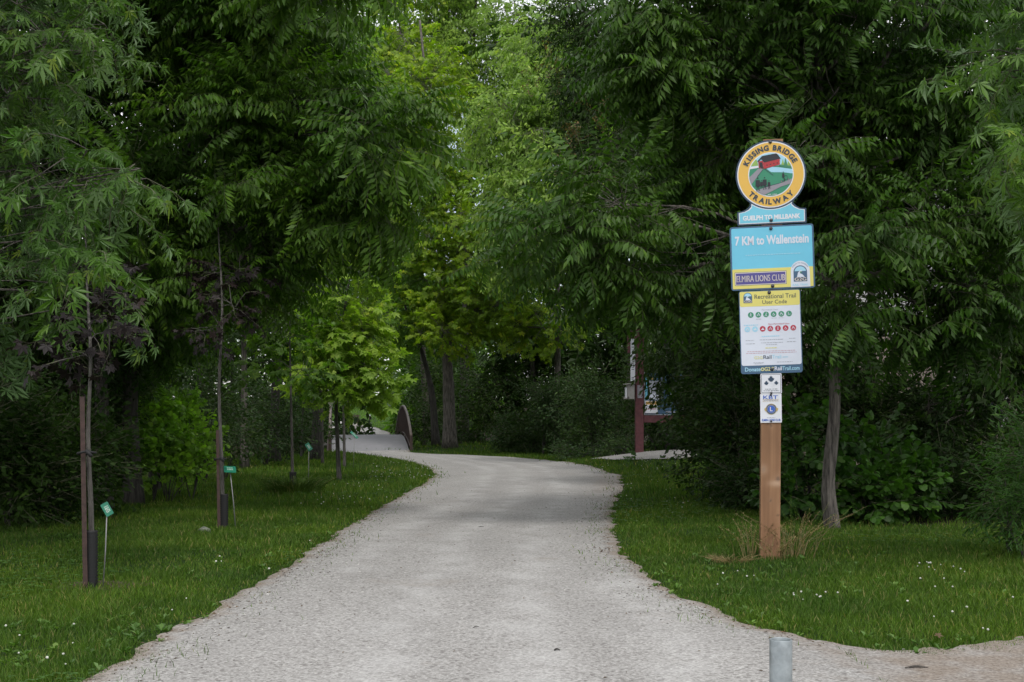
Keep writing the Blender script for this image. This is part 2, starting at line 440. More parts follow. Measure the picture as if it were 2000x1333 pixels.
def strip(name,yv,xl,xr,nc,lift,soil=None):
    t=np.linspace(0,1,nc)[None,:]; Xs=xl[:,None]*(1-t)+xr[:,None]*t; Ys=np.repeat(yv[:,None],nc,1)
    lf=lift*(0.35+0.65*np.sin(np.pi*np.clip(t,0.0,1))**0.4)+0*Ys; lf=np.where((t>.5)&(Ys<6),lift,lf)
    Zs=ground(Xs,Ys)+lf
    V=np.stack([Xs,Ys,Zs],-1).reshape(-1,3); r=len(yv)
    i,j=np.meshgrid(np.arange(nc-1),np.arange(r-1)); a=(j*nc+i).ravel()
    T=np.concatenate([np.stack([a,a+1,a+nc+1],1),np.stack([a,a+nc+1,a+nc],1)])
    o=mesh_obj(name,V,T,M['gravel'],smooth=True); tag(o,kind='structure')
    dd=np.minimum(Xs-xl[:,None],xr[:,None]-Xs)
    s=np.clip(1.05-dd/0.22,0,1); s=np.where((Ys<REw[2,1])&(Xs>0),np.clip(1.05-(Xs-xl[:,None])/.22,0,1),s)
    s=np.maximum(s,np.clip((Xs-0.9)/0.9,0,1)*np.clip((6.9-Ys)/1.0,0,1)*0.95)
    s=np.maximum(s,0.75*np.exp(-((Xs-(xr[:,None]-0.25))/0.45)**2)*np.exp(-((Ys-20)/6)**2))
    at=o.data.attributes.new('soil','FLOAT','POINT'); at.data.foreach_set('value',s.ravel().astype(np.float32))
    w0=xr[:,None]-xl[:,None]; mid=xl[:,None]+np.where(Ys<8,1.75,w0/2)+.12*np.sin(Ys*.5)
    tk=.34*sum(np.exp(-((Xs-mid-q)/.17)**2) for q in (-.62,.0,.62)); at=o.data.attributes.new('track','FLOAT','POINT'); at.data.foreach_set('value',tk.ravel().astype(np.float32))
    return o
yv=np.concatenate([np.arange(-6,4,0.5),np.arange(4,14,0.06),np.arange(14,BY0+0.6,0.12)])
strip('gravel_path',yv,ledge(yv)-.07,np.where(yv<REw[2,1],LOW[1,0]+.05,redge(yv)+.07),100,0.022)
xv=np.unique(np.concatenate([np.arange(LOW[1,0]-.15,3.6,.03),np.arange(3.6,9.1,.2)])); yb=np.interp(xv,LOW[1:,0],LOW[1:,1])+.14+.20*(vnoise(np.stack([xv*2.6,xv*0,xv*0+50],-1))-.5)+.10*(vnoise(np.stack([xv*11,xv*0,xv*0+51],-1))-.5)
t=np.concatenate([np.linspace(0,.6,12,endpoint=False),np.linspace(.6,1,40)]); Xs=np.repeat(xv[:,None],len(t),1); Ys=-6+(yb[:,None]+6)*t[None]; Zs=ground(Xs,Ys)+.0222
r_,c_=Xs.shape; i,j=np.meshgrid(np.arange(c_-1),np.arange(r_-1)); a=(j*c_+i).ravel()
o=mesh_obj('bare_soil',np.stack([Xs,Ys,Zs],-1).reshape(-1,3),np.concatenate([np.stack([a,a+c_+1,a+1],1),np.stack([a,a+c_,a+c_+1],1)]),M['gravel'],smooth=True); tag(o,kind='structure')
soilv=np.maximum(np.clip((Xs-0.9)/0.9,0,1)*np.clip((6.9-Ys)/1.0,0,1)*.95,np.clip((Ys-yb[:,None]+.2)/.12,0,1)*np.clip((Xs-1.3)/.2,0,1)); at=o.data.attributes.new('soil','FLOAT','POINT'); at.data.foreach_set('value',soilv.ravel().astype(np.float32))
yv=np.arange(56,RFAR[-1][1],0.5); xr=np.interp(yv,RFAR[:,1],RFAR[:,0])
slope=np.gradient(xr,yv); xl=xr-3.2*np.sqrt(1+slope**2)
strip('far_path',yv,xl,xr,12,0.035)
# kiosk pad
cx,cy=PAD.mean(0); ang=np.arange(0,48)/48*2*np.pi
Pd=[]
for a_ in np.linspace(0,1,48,endpoint=False):
    k=a_*len(PAD); i0=int(k)%len(PAD); i1=(i0+1)%len(PAD); p=PAD[i0]*(1-k%1)+PAD[i1]*(k%1)
    Pd.append(p+rng.normal(0,0.03,2))
Pd=np.array(Pd); rings=np.linspace(0,1,9)
V=np.concatenate([np.array([[cx,cy]])+(Pd-[cx,cy])*r for r in rings]); Zp=ground(V[:,0],V[:,1])+0.03
T=[]
for r in range(8):
    for k in range(48):
        a0=r*48+k;b0=r*48+(k+1)%48; T+= [[a0,b0,b0+48],[a0,b0+48,a0+48]]
o=mesh_obj('gravel_pad',np.column_stack([V,Zp]),T,M['gravel'],smooth=True); tag(o,kind='structure')
at=o.data.attributes.new('soil','FLOAT','POINT'); at.data.foreach_set('value',np.repeat(np.clip((rings-.85)*5,0,1)*.6,48).astype(np.float32))

# ------------------------------------------------------------------ grass
def onlawn(x,y,m=0.03):
    x=np.asarray(x,float); y=np.asarray(y,float)
    yw=y+np.where((y<7)&(x>.6),.30*(vnoise(np.stack([x*2.2,x*0,x*0+40],-1))-.55)+.22*(vnoise(np.stack([x*9,y*9,x*0+41],-1))-.5),0)
    low=(x>LOW[0,0])&(yw<np.interp(x,LOW[:,0],LOW[:,1]))&(y<6.5)
    inp=(x>ledge(y)+m*0.6)&(x<redge(y)-m*0.6)&(y<BY0+0.5)&~((x>LOW[0,0])&(y<REw[2,1]))|low
    inp|=inpoly(x,y,PAD)
    far=(y>56)&(x<np.interp(y,RFAR[:,1],RFAR[:,0]))&(x>np.interp(y,RFAR[:,1],RFAR[:,0])-3.6)
    return ~(inp|far)
def grass(name,n,ylo,yhi,h0,w0,full,litter=1.0,pw=1.0,label=None):
    u=rng.random(n); y=ylo*(yhi/ylo)**(u**pw)
    x=(rng.random(n)*2-1)*(0.47*y+0.6)
    keep=onlawn(x,y,rng.exponential(0.10,n)); 
    keep&=rng.random(n)>woodmask(x,y)*litter
    # thin out toward the worn edges
    dist=np.minimum(np.abs(x-ledge(y)),np.abs(x-redge(y)))
    keep&=(rng.random(n)<0.30+dist/0.14)
    patch=vnoise(np.stack([x*1.3,y*1.3,x*0+7],-1)); patch2=vnoise(np.stack([x*5,y*5,x*0+17],-1))
    keep&=rng.random(n)<0.55+patch
    x,y,patch,patch2,dist=[q[keep] for q in (x,y,patch,patch2,dist)]; k=len(x); z=ground(x,y)-0.005
    sc=(y/8.0)**0.75
    h=h0*rng.uniform(0.45,1.25,k)*(0.5+0.75*patch+0.5*patch2)*np.clip(0.35+dist/0.35,0.3,1)*np.where(y>12,(y/12)**0.25,1)
    w=w0*sc*rng.uniform(0.7,1.3,k)
    az=rng.uniform(0,2*np.pi,k); ln=rng.uniform(0.1,0.75,k)*h; la=rng.uniform(0,2*np.pi,k)
    dx,dy=np.cos(az)*w/2,np.sin(az)*w/2; lx,ly=np.cos(la)*ln,np.sin(la)*ln
    o3=lambda a,b,c:np.stack([a,b,c],-1)
    if full:
        V=np.stack([o3(x-dx,y-dy,z),o3(x+dx,y+dy,z),o3(x+dx*.8+lx*.35,y+dy*.8+ly*.35,z+h*.6),o3(x-dx*.8+lx*.35,y-dy*.8+ly*.35,z+h*.6),o3(x+lx,y+ly,z+h)],1)
        b=np.arange(k)[:,None]*5; T=np.concatenate([b+[0,1,2],b+[0,2,3],b+[3,2,4]])
    else:
        V=np.stack([o3(x-dx,y-dy,z),o3(x+dx,y+dy,z),o3(x+lx,y+ly,z+h)],1)
        b=np.arange(k)[:,None]*3; T=b+np.array([0,1,2])
    o=mesh_obj(name,V.reshape(-1,3),T.reshape(-1,3),M['blade']); tag(o,label,'grass',kind='stuff')
    return o
grass('lawn_grass',440000,4.4,14.5,0.045,0.0052,True,0.85,0.9,'short mown green grass beside the gravel trail in the foreground')
grass('distant_grass',330000,14.0,62,0.065,0.0085,False,0.9,0.8,'short green grass farther along the trail')
u=rng.random(60000); x=rng.uniform(-60,10,60000); y=rng.uniform(62,170,60000); kk=onlawn(x,y)&(woodmask(x,y)<.5); x=x[kk];y=y[kk];z=ground(x,y)
az=rng.uniform(0,np.pi,len(x)); w=rng.uniform(.03,.06,len(x)); h=rng.uniform(.06,.2,len(x))
V=np.stack([np.stack([x-np.cos(az)*w,y-np.sin(az)*w,z],-1),np.stack([x+np.cos(az)*w,y+np.sin(az)*w,z],-1),np.stack([x+w*.5,y,z+h],-1)],1).reshape(-1,3)
M['farblade']=leafmat('far_grass_blade',(0.10,0.20,0.03),(0.16,0.25,0.05),trans=0.35)
tag(mesh_obj('meadow_grass',V,np.arange(len(V)).reshape(-1,3),M['farblade']),'bright meadow grass beyond the footbridge','grass',kind='stuff')

# ------------------------------------------------------------------ clover: trefoils and white heads
def clover():
    n=15000; y=4.5*(30/4.5)**rng.random(n); x=(rng.random(n)*2-1)*(0.45*y+.5)
    k=onlawn(x,y,0.0)&(woodmask(x,y)<.3)&(vnoise(np.stack([x*.9,y*.9,x*0+27],-1))>0.52)&((y<9)|(x>0)|(y>16))
    x,y=x[k],y[k]; mb=MB(); z=ground(x,y)
    for q in range(3):
        a=rng.uniform(0,6.28,len(x))if q==0 else a+2.09
        s=rng.uniform(.009,.016,len(x))*(y/7)**.5; h=rng.uniform(.03,.06,len(x)) if q==0 else h
        ca,sa=np.cos(a),np.sin(a); o3=lambda r,t,dz:np.stack([x+ca*r*s-sa*t*s,y+sa*r*s+ca*t*s,z+h+dz*s],-1)
        V=np.stack([o3(0,0,0),o3(.9,.7,.1),o3(1.7,.45,-.1),o3(1.7,-.45,-.1),o3(.9,-.7,.1)],1)
        b=np.arange(len(x))[:,None]*5; mb.add(V.reshape(-1,3),np.concatenate([b+[0,1,2],b+[0,2,3],b+[0,3,4]]),0)
    return mb
mb=clover()
heads=[]
def scatter(px0,px1,py0,py1,n):
    for _ in range(n):
        p=hit(rng.uniform(px0,px1),rng.uniform(py0,py1))
        if onlawn(np.array([p[0]]),np.array([p[1]]))[0]: heads.append(p)
for a in [(1540,1640,1170,1205,9),(1790,1890,1110,1160,14),(1360,1480,1130,1180,5),(1280,1420,1180,1240,5),(1700,1990,1170,1260,8),(720,850,905,940,75),(640,760,930,985,25),(0,160,1230,1330,8),
          (1300,1480,955,1010,20),(1140,1330,898,925,35),(240,420,1180,1260,5),(420,640,1060,1130,8),(1210,1290,940,990,8),(560,700,960,1010,10)]: scatter(*a)
ico=None
import bmesh as _b
bm=_b.new(); _b.ops.create_icosphere(bm,subdivisions=1,radius=1); iv=np.array([v.co[:] for v in bm.verts]); bm.verts.index_update(); it=np.array([[v.index for v in f.verts] for f in bm.faces]); bm.free()
for p in heads:
    r=rng.uniform(.0045,.008)*(max(p[1],7)/7)**.30; h=rng.uniform(.035,.07)
    mb.add(iv*(1+rng.uniform(-.15,.15,(len(iv),1)))*[r,r,r*.85]+p+[0,0,h],it,1)
    mb.tube([p,p+[0.004,0,h]],0.0012,3,0,False)
o=mb.obj('white_clover',[M['clover'],M['flower']]); tag(o,'white clover flowering in patches across the lawn','clover',kind='stuff')

# broad-leaved lawn weeds: plantain and dandelion rosettes
n=1500; y=4.5*(18/4.5)**rng.random(n); x=(rng.random(n)*2-1)*(0.45*y+.5); k=onlawn(x,y,0.0)&(woodmask(x,y)<.4)&(vnoise(np.stack([x*1.1,y*1.1,x*0+67],-1))>0.42); x,y=x[k],y[k]
wb=MB(); z=ground(x,y)
for q in range(7):
    a=rng.uniform(0,6.28,len(x)); L=rng.uniform(.025,.06,len(x)); w=L*rng.uniform(.25,.5,len(x)); e=rng.uniform(.3,1.0,len(x)); ca,sa=np.cos(a),np.sin(a)
    o3=lambda r,t,dz:np.stack([x+ca*r-sa*t,y+sa*r+ca*t,z+.01+dz],-1)
    V=np.stack([o3(0*L,0*L,0*L),o3(L*.55*np.cos(e),w/2,L*.6*np.sin(e)),o3(L*np.cos(e),0*L,L*.75*np.sin(e)),o3(L*.55*np.cos(e),-w/2,L*.6*np.sin(e))],1); b=np.arange(len(x))[:,None]*4
    wb.add(V.reshape(-1,3),np.concatenate([b+[0,2,1],b+[0,3,2]]),0)
M['weed']=leafmat('weed_leaf',(0.085,0.175,0.03),(0.16,0.25,0.06),trans=0.35)
tag(wb.obj('lawn_weeds',[M['weed']]),'broad-leaved weeds scattered through the lawn','weeds',kind='stuff')
# loose stones on the trail
n=3500; y=4.6*(16/4.6)**rng.random(n); x=ledge(y)+(redge(y)-ledge(y))*np.where(rng.random(n)<.5,rng.beta(.5,.5,n),rng.random(n)); k=np.abs(x)<.45*y+.5; x,y=x[k],y[k]; n=len(x)
s=rng.uniform(.0025,.0065,n)*rng.uniform(.7,1.5,n)*(y/7)**.3; R=rng.uniform(.6,1.2,(n,1,3)); V=(iv[None]*R*(1+rng.uniform(-.25,.25,(n,len(iv),1))))*s[:,None,None]*[1,1,.6]+np.stack([x,y,ground(x,y)+.02],-1)[:,None]
T=(it[None]+(np.arange(n)*len(iv))[:,None,None]).reshape(-1,3)
def stonemat():
    m,nn,out=newmat('loose_stone'); g=N(nn,'ShaderNodeNewGeometry'); r=ramp(nn,[(0,(.10,.09,.085)),(.3,(.22,.21,.20)),(1,(.42,.41,.39))]); b=N(nn,'ShaderNodeBsdfPrincipled',i_Roughness=.9)
    nn.links.new(g.outputs['Random Per Island'],r.inputs['Fac']); nn.links.new(r.outputs['Color'],b.inputs['Base Color']); nn.links.new(b.outputs[0],out.inputs[0]); return m
M['stone']=stonemat()
tag(mesh_obj('loose_gravel',V.reshape(-1,3),T,M['stone']),'loose limestone chips scattered over the trail','gravel',kind='stuff')
# leaf litter / small debris at the wood edge and on the trail margin
n=900; y=4.6*(20/4.6)**rng.random(n); sd=rng.random(n)<.5; e=np.where(sd,ledge(y),redge(y)); x=e+np.where(sd,1,-1)*(np.abs(rng.normal(0,.12,n))-.05); x=np.where(rng.random(n)<.13,ledge(y)+(redge(y)-ledge(y))*rng.random(n),x)
k=np.abs(x)<.45*y+.5; x,y=x[k],y[k]; n=len(x); a=rng.uniform(0,6.28,n); L=rng.uniform(.004,.014,n); w=L*rng.uniform(.15,.6,n); z=ground(x,y)+.026
ca,sa=np.cos(a),np.sin(a); f=lambda r,t,dz:np.stack([x+ca*r-sa*t,y+sa*r+ca*t,z+dz],-1)
V=np.stack([f(-L,0*L,0),f(0*L,-w,.003),f(L,0*L,.001),f(0*L,w,.006)],1).reshape(-1,3); b0=np.arange(n)[:,None]*4
M['litter']=leafmat('dead_leaf',(.10,.065,.035),(.2,.14,.07),trans=.1,var=.5)
tag(mesh_obj('leaf_litter',V,np.concatenate([b0+[0,1,2],b0+[0,2,3]]).reshape(-1,3),M['litter']),'dry brown leaf bits along the trail edges','leaf litter',kind='stuff')
# ================================================================== LEAF SPRAYS (templates, +X outward, Z up)
def kite(L,w,fold=0.12,droop=0.0):
    """folded leaf blade: base, left, right, tip (two triangles)"""
    V=np.array([[0,0,0],[L*.42,w/2,-fold*w],[L*.42,-w/2,-fold*w],[L,0,-droop*L]]); return V,np.array([[0,3,1],[0,2,3]])
def lobed(L,lobes,spread=1.0,droop=.15):
    """palmate leaf from five kites sharing the base"""
    V=[[0,0,0]];T=[]
    for ang,l,w in lobes:
        a=math.radians(ang*spread); c,s=math.cos(a),math.sin(a)
        f=lambda r,t,z:[c*r-s*t,s*r+c*t,z]
        i=len(V); V+=[f(.5*l*L,w*L/2,-.01*L),f(.5*l*L,-w*L/2,-.01*L),f(l*L,0,-droop*L*l)]
        T+=[[0,i+2,i],[0,i+1,i+2]]
    return np.array(V),np.array(T)
NORWAY=[(0,1,.42),(48,.88,.38),(-48,.88,.38),(100,.55,.32),(-100,.55,.32)]
SILVER=[(0,1,.20),(38,.78,.17),(-38,.78,.17),(78,.42,.14),(-78,.42,.14)]
def rot(az,el,roll=0.0):
    ca,sa,ce,se=math.cos(az),math.sin(az),math.cos(el),math.sin(el)
    X=np.array([ca*ce,sa*ce,se]); Y=np.array([-sa,ca,0]); Zz=np.cross(X,Y)
    c,s=math.cos(roll),math.sin(roll); Y2=c*Y+s*Zz; Z2=np.cross(X,Y2)
    return np.stack([X,Y2,Z2],1)
def place(mb,VT,p,R,s=1,m=0): mb.add((VT[0]*s)@R.T+p,VT[1],m)
def fin(mb): return np.concatenate(mb.V),np.concatenate(mb.T),np.concatenate(mb.M)
def walnut_spray(r,nl=6,simple=False):
    mb=MB()
    for i in range(nl):
        az=(0 if i==0 else (1 if i%2 else -1)*r.uniform(.35,1.5)); L=r.uniform(.42,.62); el=r.uniform(.05,.5)
        p0=np.array([r.uniform(.0,.24) if i else .24,0,r.uniform(-.02,.04)])
        n=9; pts=[p0]; e=el
        for k in range(n):
            e-=r.uniform(.04,.12); d=rot(az,e)[:,0]; pts.append(pts[-1]+d*L/n)
        pts=np.array(pts)
        mb.tube(pts[::3],[.0022,.0018,.0014,.001][:len(pts[::3])],3,1,False)
        for k in range(2,n+1):
            d=pts[k]-pts[k-1]; a0=math.atan2(d[1],d[0])
            sz=r.uniform(.098,.118)*math.sin(math.pi*(k+1.2)/(n+3))**.6
            for sd in (-1,1):
                R=rot(a0+sd*r.uniform(.9,1.3),r.uniform(-1.0,-.45),r.uniform(-.3,.3))
                place(mb,kite(sz*r.uniform(.9,1.08),sz*r.uniform(.31,.38),.22,r.uniform(.1,.3)),pts[k],R)
        place(mb,kite(.09,.03,.2,.2),pts[-1],rot(az,e-.3))
    return fin(mb)
def maple_spray(r,lobes,n=14,L=.10,Lt=.42,hang=.9,pet=.05,spread=1.0):
    mb=MB()
    tw=np.array([[0,0,0],[Lt*.5,r.uniform(-.03,.03),.01],[Lt,r.uniform(-.05,.05),-.04*hang]])
    mb.tube(tw,[.004,.003,.0012],3,1,False)
    for i in range(n):
        t=(i+.6)/n; p=np.array([np.interp(t,[0,.5,1],tw[:,k]) for k in range(3)])
        az=(1 if i%2 else -1)*r.uniform(.3,1.4)*(1.15-t*.6); 
        pe=p+rot(az,r.uniform(-.3,.3)*hang)[:,0]*pet*r.uniform(.6,1.5)
        mb.tube([p,pe],.001,3,1,False)
        s=L*r.uniform(.6,1.2); el=-r.uniform(.15,1.35)*hang
        place(mb,lobed(s,lobes,spread,r.uniform(.0,.3)),pe,rot(az+r.normal(0,.35),el,r.normal(0,.55)))
    return fin(mb)
def simple_spray(r,n=22,L=.09,w=.45,Lt=.5,hang=.8):
    mb=MB(); mb.tube([[0,0,0],[Lt,0,-.03]],[.004,.0015],3,1,False)
    for i in range(n):
        t=(i+.5)/n; p=np.array([Lt*t,0,-.03*t])+r.normal(0,.035,3)*[.6,1.6,1]
        az=(1 if i%2 else -1)*r.uniform(.2,1.5); s=L*r.uniform(.6,1.3)
        place(mb,kite(s,s*w,.2,r.uniform(0,.3)),p,rot(az,-r.uniform(-.1,1.2)*hang,r.normal(0,.6)))
    return fin(mb)
def broad_spray(r,n=9,L=.11,Lt=.35):
    mb=MB(); mb.tube([[0,0,0],[Lt,0,.02]],[.005,.002],3,1,False)
    a=np.linspace(0,2*np.pi,9)[:-1]
    for i in range(n):
        t=(i+.7)/n; p=np.array([Lt*t,0,.02*t])
        s=L*r.uniform(.6,1.25); rr=.5*np.array([1.1,1,.96,1,.85,1,.96,1])
        V=np.stack([(.5+rr*np.cos(a))*s,rr*.82*np.sin(a)*s,-.18*s*np.cos(a)**2+.0*a],1); V=np.vstack([[.5*s,0,.03*s],V])
        T=np.array([[0,k+1,(k+1)%8+1] for k in range(8)])
        place(mb,(V,T),p,rot((1 if i%2 else -1)*r.uniform(.3,1.5),-r.uniform(-.2,.9),r.normal(0,.4)))
    return fin(mb)
_r=np.random.default_rng(5)
SP={'walnut':[walnut_spray(_r) for _ in range(5)],
    'silver':[maple_spray(_r,SILVER,15,.125,.45,1.0,.06) for _ in range(5)],
    'norway':[maple_spray(_r,NORWAY,12,.125,.40,.55,.06) for _ in range(4)],
    'norwaybig':[maple_spray(_r,NORWAY,10,.17,.5,.7,.08) for _ in range(4)],
    'purple':[maple_spray(_r,NORWAY,7,.078,.25,1.0,.05) for _ in range(4)],
    'ash':[simple_spray(_r,26,.105,.36,.55,.9) for _ in range(5)],
    'ashbig':[simple_spray(_r,24,.17,.40,.85,.9) for _ in range(5)],
    'small':[simple_spray(_r,20,.055,.5,.30,.5) for _ in range(4)],
    'willow':[simple_spray(_r,24,.10,.2,.45,.4) for _ in range(4)],
    'broad':[broad_spray(_r) for _ in range(4)]}

def orient(D,r,rolls=.35):
    D=D/(np.linalg.norm(D,axis=1)[:,None]+1e-9)
    up=np.tile([0,0,1.0],(len(D),1))+r.normal(0,rolls,(len(D),3))
    Yv=np.cross(up,D); Yv/=np.linalg.norm(Yv,axis=1)[:,None]+1e-9
    Zv=np.cross(D,Yv); return np.stack([D,Yv,Zv],2)
def batch(tmpls,P,D,S,r):
    R=orient(D,r); which=r.integers(0,len(tmpls),len(P)); Vs=[];Ts=[];Ms=[];n=0
    for w,(tv,tt,tm) in enumerate(tmpls):
        k=np.where(which==w)[0]
        if len(k)==0: continue
        V=np.einsum('kij,nj->kni',R[k],tv)*S[k][:,None,None]+P[k][:,None,:]
        T=tt[None]+(np.arange(len(k))*len(tv))[:,None,None]+n
        Vs.append(V.reshape(-1,3));Ts.append(T.reshape(-1,3));Ms.append(np.tile(tm,len(k)));n+=V.shape[0]*V.shape[1]
    return np.concatenate(Vs),np.concatenate(Ts),np.concatenate(Ms)

def inlobe(c,r,n,rg,thr,freq,shell=.55):
    out=[]
    tot=0
    while tot<n:
        v=rg.normal(size=(n*3,3)); v/=np.linalg.norm(v,axis=1)[:,None]
        v*=rg.random((len(v),1))**shell
        p=c+v*r
        k=vnoise(p*freq+11.3)>thr
        p=p[k]; out.append(p); tot+=len(p)
    return np.concatenate(out)[:n]

def tree(name,label,cat,trunk,r0,lobes,spray,n,leaf,bark,s=1.0,droop=.35,seed=1,thr=.42,freq=1.6,twigs=True,nb=9,
         group=None,limb=.4,floor=True,sides=10,taper=.14,minatt=.22,crownname='crown',outward=.5,wob=.07,light=None):
    rg=np.random.default_rng(seed)
    trunk=np.array(trunk,float)
    if floor: trunk[0,2]=ground(trunk[0,0],trunk[0,1])-.06
    base=trunk[0].copy()
    root=thing(name,label,cat,base,group=group)
    tp=curve(trunk,max(14,4*len(trunk))); L=len(tp); rad=r0*(1-(1-taper)*np.linspace(0,1,L))
    rad*=1+.28*np.exp(-np.linspace(0,1,L)*22); 
    mb=MB(); mb.tube(tp-base,rad,sides,0,True,wob)
    bb=MB(); crown=[]
    vol=np.array([np.prod(r)**(2/3) for c,r in lobes]); cnt=np.maximum(3,(n*vol/vol.sum()).astype(int))
    for (c,r),k in zip(lobes,cnt):
        c=np.array(c,float); r=np.array(r,float)*np.ones(3)
        h=np.linalg.norm(tp[:,:2]-c[:2],axis=1)
        want=c[2]-.55*h.min(); want=max(want,base[2]+minatt*(tp[-1,2]-base[2]))
        i0=int(np.argmin(np.abs(tp[:,2]-want))); a=tp[i0]
        midp=(a+c)/2+np.array([rg.normal(0,.08),rg.normal(0,.08),.12])*np.linalg.norm(c-a)
        lp=curve([a,midp,c],8); lr=np.linspace(min(rad[i0]*.7,r0*limb),r0*limb*.3,len(lp))
        bb.tube(lp-base,lr,6,0,False,wob)
        P=inlobe(c,r,k,rg,thr,freq)
        ends=P[rg.choice(k,min(nb,k),replace=False)]; net=[lp[2:]]
        for e in ends:
            b0=lp[rg.integers(len(lp)//3,len(lp))]
            q=(b0+e)/2+rg.normal(0,.06,3)*np.linalg.norm(e-b0)
            cp=curve([b0,q,e],6); bb.tube(cp-base,np.linspace(lr[-1]*.75,max(.004,lr[-1]*.15),len(cp)),4,0,False)
            net.append(cp[1:])
        net=np.concatenate(net)
        dd=np.linalg.norm(P[:,None]-net[None],axis=2); kmin=dd.argmin(1); near=net[kmin]
        D=(P-near); D/=np.linalg.norm(D,axis=1)[:,None]+1e-6
        out=(P-c)/r
        dirv=D*.8+out*outward+rg.normal(0,.35,(k,3)); dirv[:,2]=dirv[:,2]*.6-droop
        if twigs:
            for p,q in zip(P,near):
                m_=(p+q)/2+np.array([0,0,.05*np.linalg.norm(p-q)])
                bb.tube(np.array([q,m_,p])-base,[.006*s,.005*s,.0035*s],3,0,False)
        crown.append((P,dirv))
    bb.tube(tp-base,rad*.45,5,0,False)
    P=np.concatenate([c[0] for c in crown]); Dv=np.concatenate([c[1] for c in crown])
    S=s*rg.uniform(.75,1.25,len(P))
    V,T,Mi=batch(SP[spray],P-base,Dv,S,rg)
    mb.obj('trunk',[M[bark]],root,True); bb.obj('branches',[M[bark]],root,True)
    mesh_obj(crownname,V,T,[M[leaf],M['twig']],root,Mi)
    return root
M['twig']=plain('green_twig',(0.07,0.075,0.04),0.8)
def lob(lst,dr=1.0):
    """(px,py,d,rx px,rz px,depth m) -> world ellipsoids"""
    return [(W(px,py,d),np.array([rx*d/F,dy,rz*d/F])) for px,py,d,rx,rz,dy in lst]
def tr(pts): return [W(*p) for p in pts]

# ================================================================== TREES
# left: silver maple leaning in from the left edge
tree('silver_maple','silver maple with pale drooping cut leaves reaching in at the left edge','tree',
 tr([(-560,1100,8.8),(-540,600,8.8),(-470,100,8.7),(-400,-500,8.6)]),.17,
 lob([(-20,60,8.6,190,170,.8),(120,140,8.4,130,100,.5),(40,330,8.3,170,150,.6),(190,360,8.1,120,60,.4),(60,470,8.3,160,90,.6),(180,520,8.1,115,60,.35),(245,575,8.0,60,32,.2),(275,330,8.1,60,35,.25),(190,100,8.3,60,50,.3),(-200,200,8.8,220,300,1.0),(-220,500,8.6,200,150,.9),(60,-140,8.8,230,150,1.2),(-60,610,8.5,100,70,.5),(130,40,8.6,110,60,.5),(-150,-420,9.5,420,160,2.2),(-450,-250,7,500,160,2.0)]),  # last two lobes: out-of-view crown added to deepen shade on the lawn
 'silver',860,'silver','bark',s=.95,limb=.12,droop=.45,seed=11,thr=.44,freq=2.2,nb=7,outward=.8)
# left: black walnut over the lawn
tree('walnut_tree','big black walnut with feathery drooping leaves overhanging the left lawn and trail','tree',
 tr([(262,950,14.6),(258,700,14.6),(330,420,14),(400,120,13.8),(430,-250,13.6)]),.11,
 lob([(340,80,13.2,150,120,1.2),(500,40,12.8,130,100,1.0),(400,250,12.8,140,90,.9),(560,215,12.3,120,60,.7),(600,320,12.2,130,75,.7),(735,275,11.4,68,50,.4),(775,205,11.4,42,25,.3),(450,400,12.6,160,80,.9),(320,400,13.0,110,100,1.0),(650,420,12.2,90,55,.6),(500,530,12.6,100,50,.7),(320,560,13.2,90,70,.8),(730,400,12.0,60,60,.4),(420,-120,12.8,260,150,1.5),(660,-20,11.5,90,55,.5),(290,660,14.2,60,50,.5)]),
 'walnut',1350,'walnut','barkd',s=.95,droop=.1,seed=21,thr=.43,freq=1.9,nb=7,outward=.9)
# trees in the dark left wood
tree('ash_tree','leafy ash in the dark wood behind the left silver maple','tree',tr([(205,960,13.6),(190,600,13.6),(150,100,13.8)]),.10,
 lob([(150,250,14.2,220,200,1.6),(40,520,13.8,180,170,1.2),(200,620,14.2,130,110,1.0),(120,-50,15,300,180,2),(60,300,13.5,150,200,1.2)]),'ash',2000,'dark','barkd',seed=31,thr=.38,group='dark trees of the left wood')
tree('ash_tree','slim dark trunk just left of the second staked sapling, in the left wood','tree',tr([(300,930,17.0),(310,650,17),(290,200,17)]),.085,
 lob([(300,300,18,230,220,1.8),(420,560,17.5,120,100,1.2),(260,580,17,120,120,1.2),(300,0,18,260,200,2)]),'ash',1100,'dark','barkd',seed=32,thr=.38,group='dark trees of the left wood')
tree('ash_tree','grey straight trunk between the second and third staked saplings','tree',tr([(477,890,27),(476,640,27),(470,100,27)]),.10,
 lob([(470,350,27,170,200,2),(560,560,27,120,110,1.6),(400,620,27,110,80,1.5),(470,60,27,220,180,2.5)]),'ash',1200,'mid','bark',s=1.3,seed=33,thr=.40,group='trees behind the staked saplings')
tree('ash_tree','thick dark trunk just left of the third staked sapling','tree',tr([(536,882,31),(540,640,31),(545,100,31)]),.15,
 lob([(600,420,31,150,170,2.2),(540,200,31,200,170,2.5),(680,560,31,80,110,1.5)]),'ash',1200,'mid','barkd',s=1.4,seed=34,thr=.40,group='trees behind the staked saplings')
tree('ash_tree','dark trunk seen between the third sapling and the bright young maple','tree',tr([(617,880,34),(620,700,34),(612,400,34)]),.16,
 lob([(600,560,34,110,110,1.6),(640,400,35,130,130,2),(620,200,36,160,150,2)]),'ash',900,'mid','barkd',s=1.4,seed=35,thr=.42,group='trees behind the staked saplings')
tree('ash_tree','tall bright tree high above the bright young maple, sky showing through','tree',tr([(595,880,56),(620,500,54),(660,-60,52)]),.2,
 lob([(650,180,52,130,150,3),(700,330,52,110,110,2.5),(610,380,50,110,120,2.5),(640,40,53,110,90,3),(700,480,50,90,90,2),(560,200,54,110,140,3)]),'ashbig',1900,'mid','bark',s=1.3,seed=36,thr=.44,freq=.9)
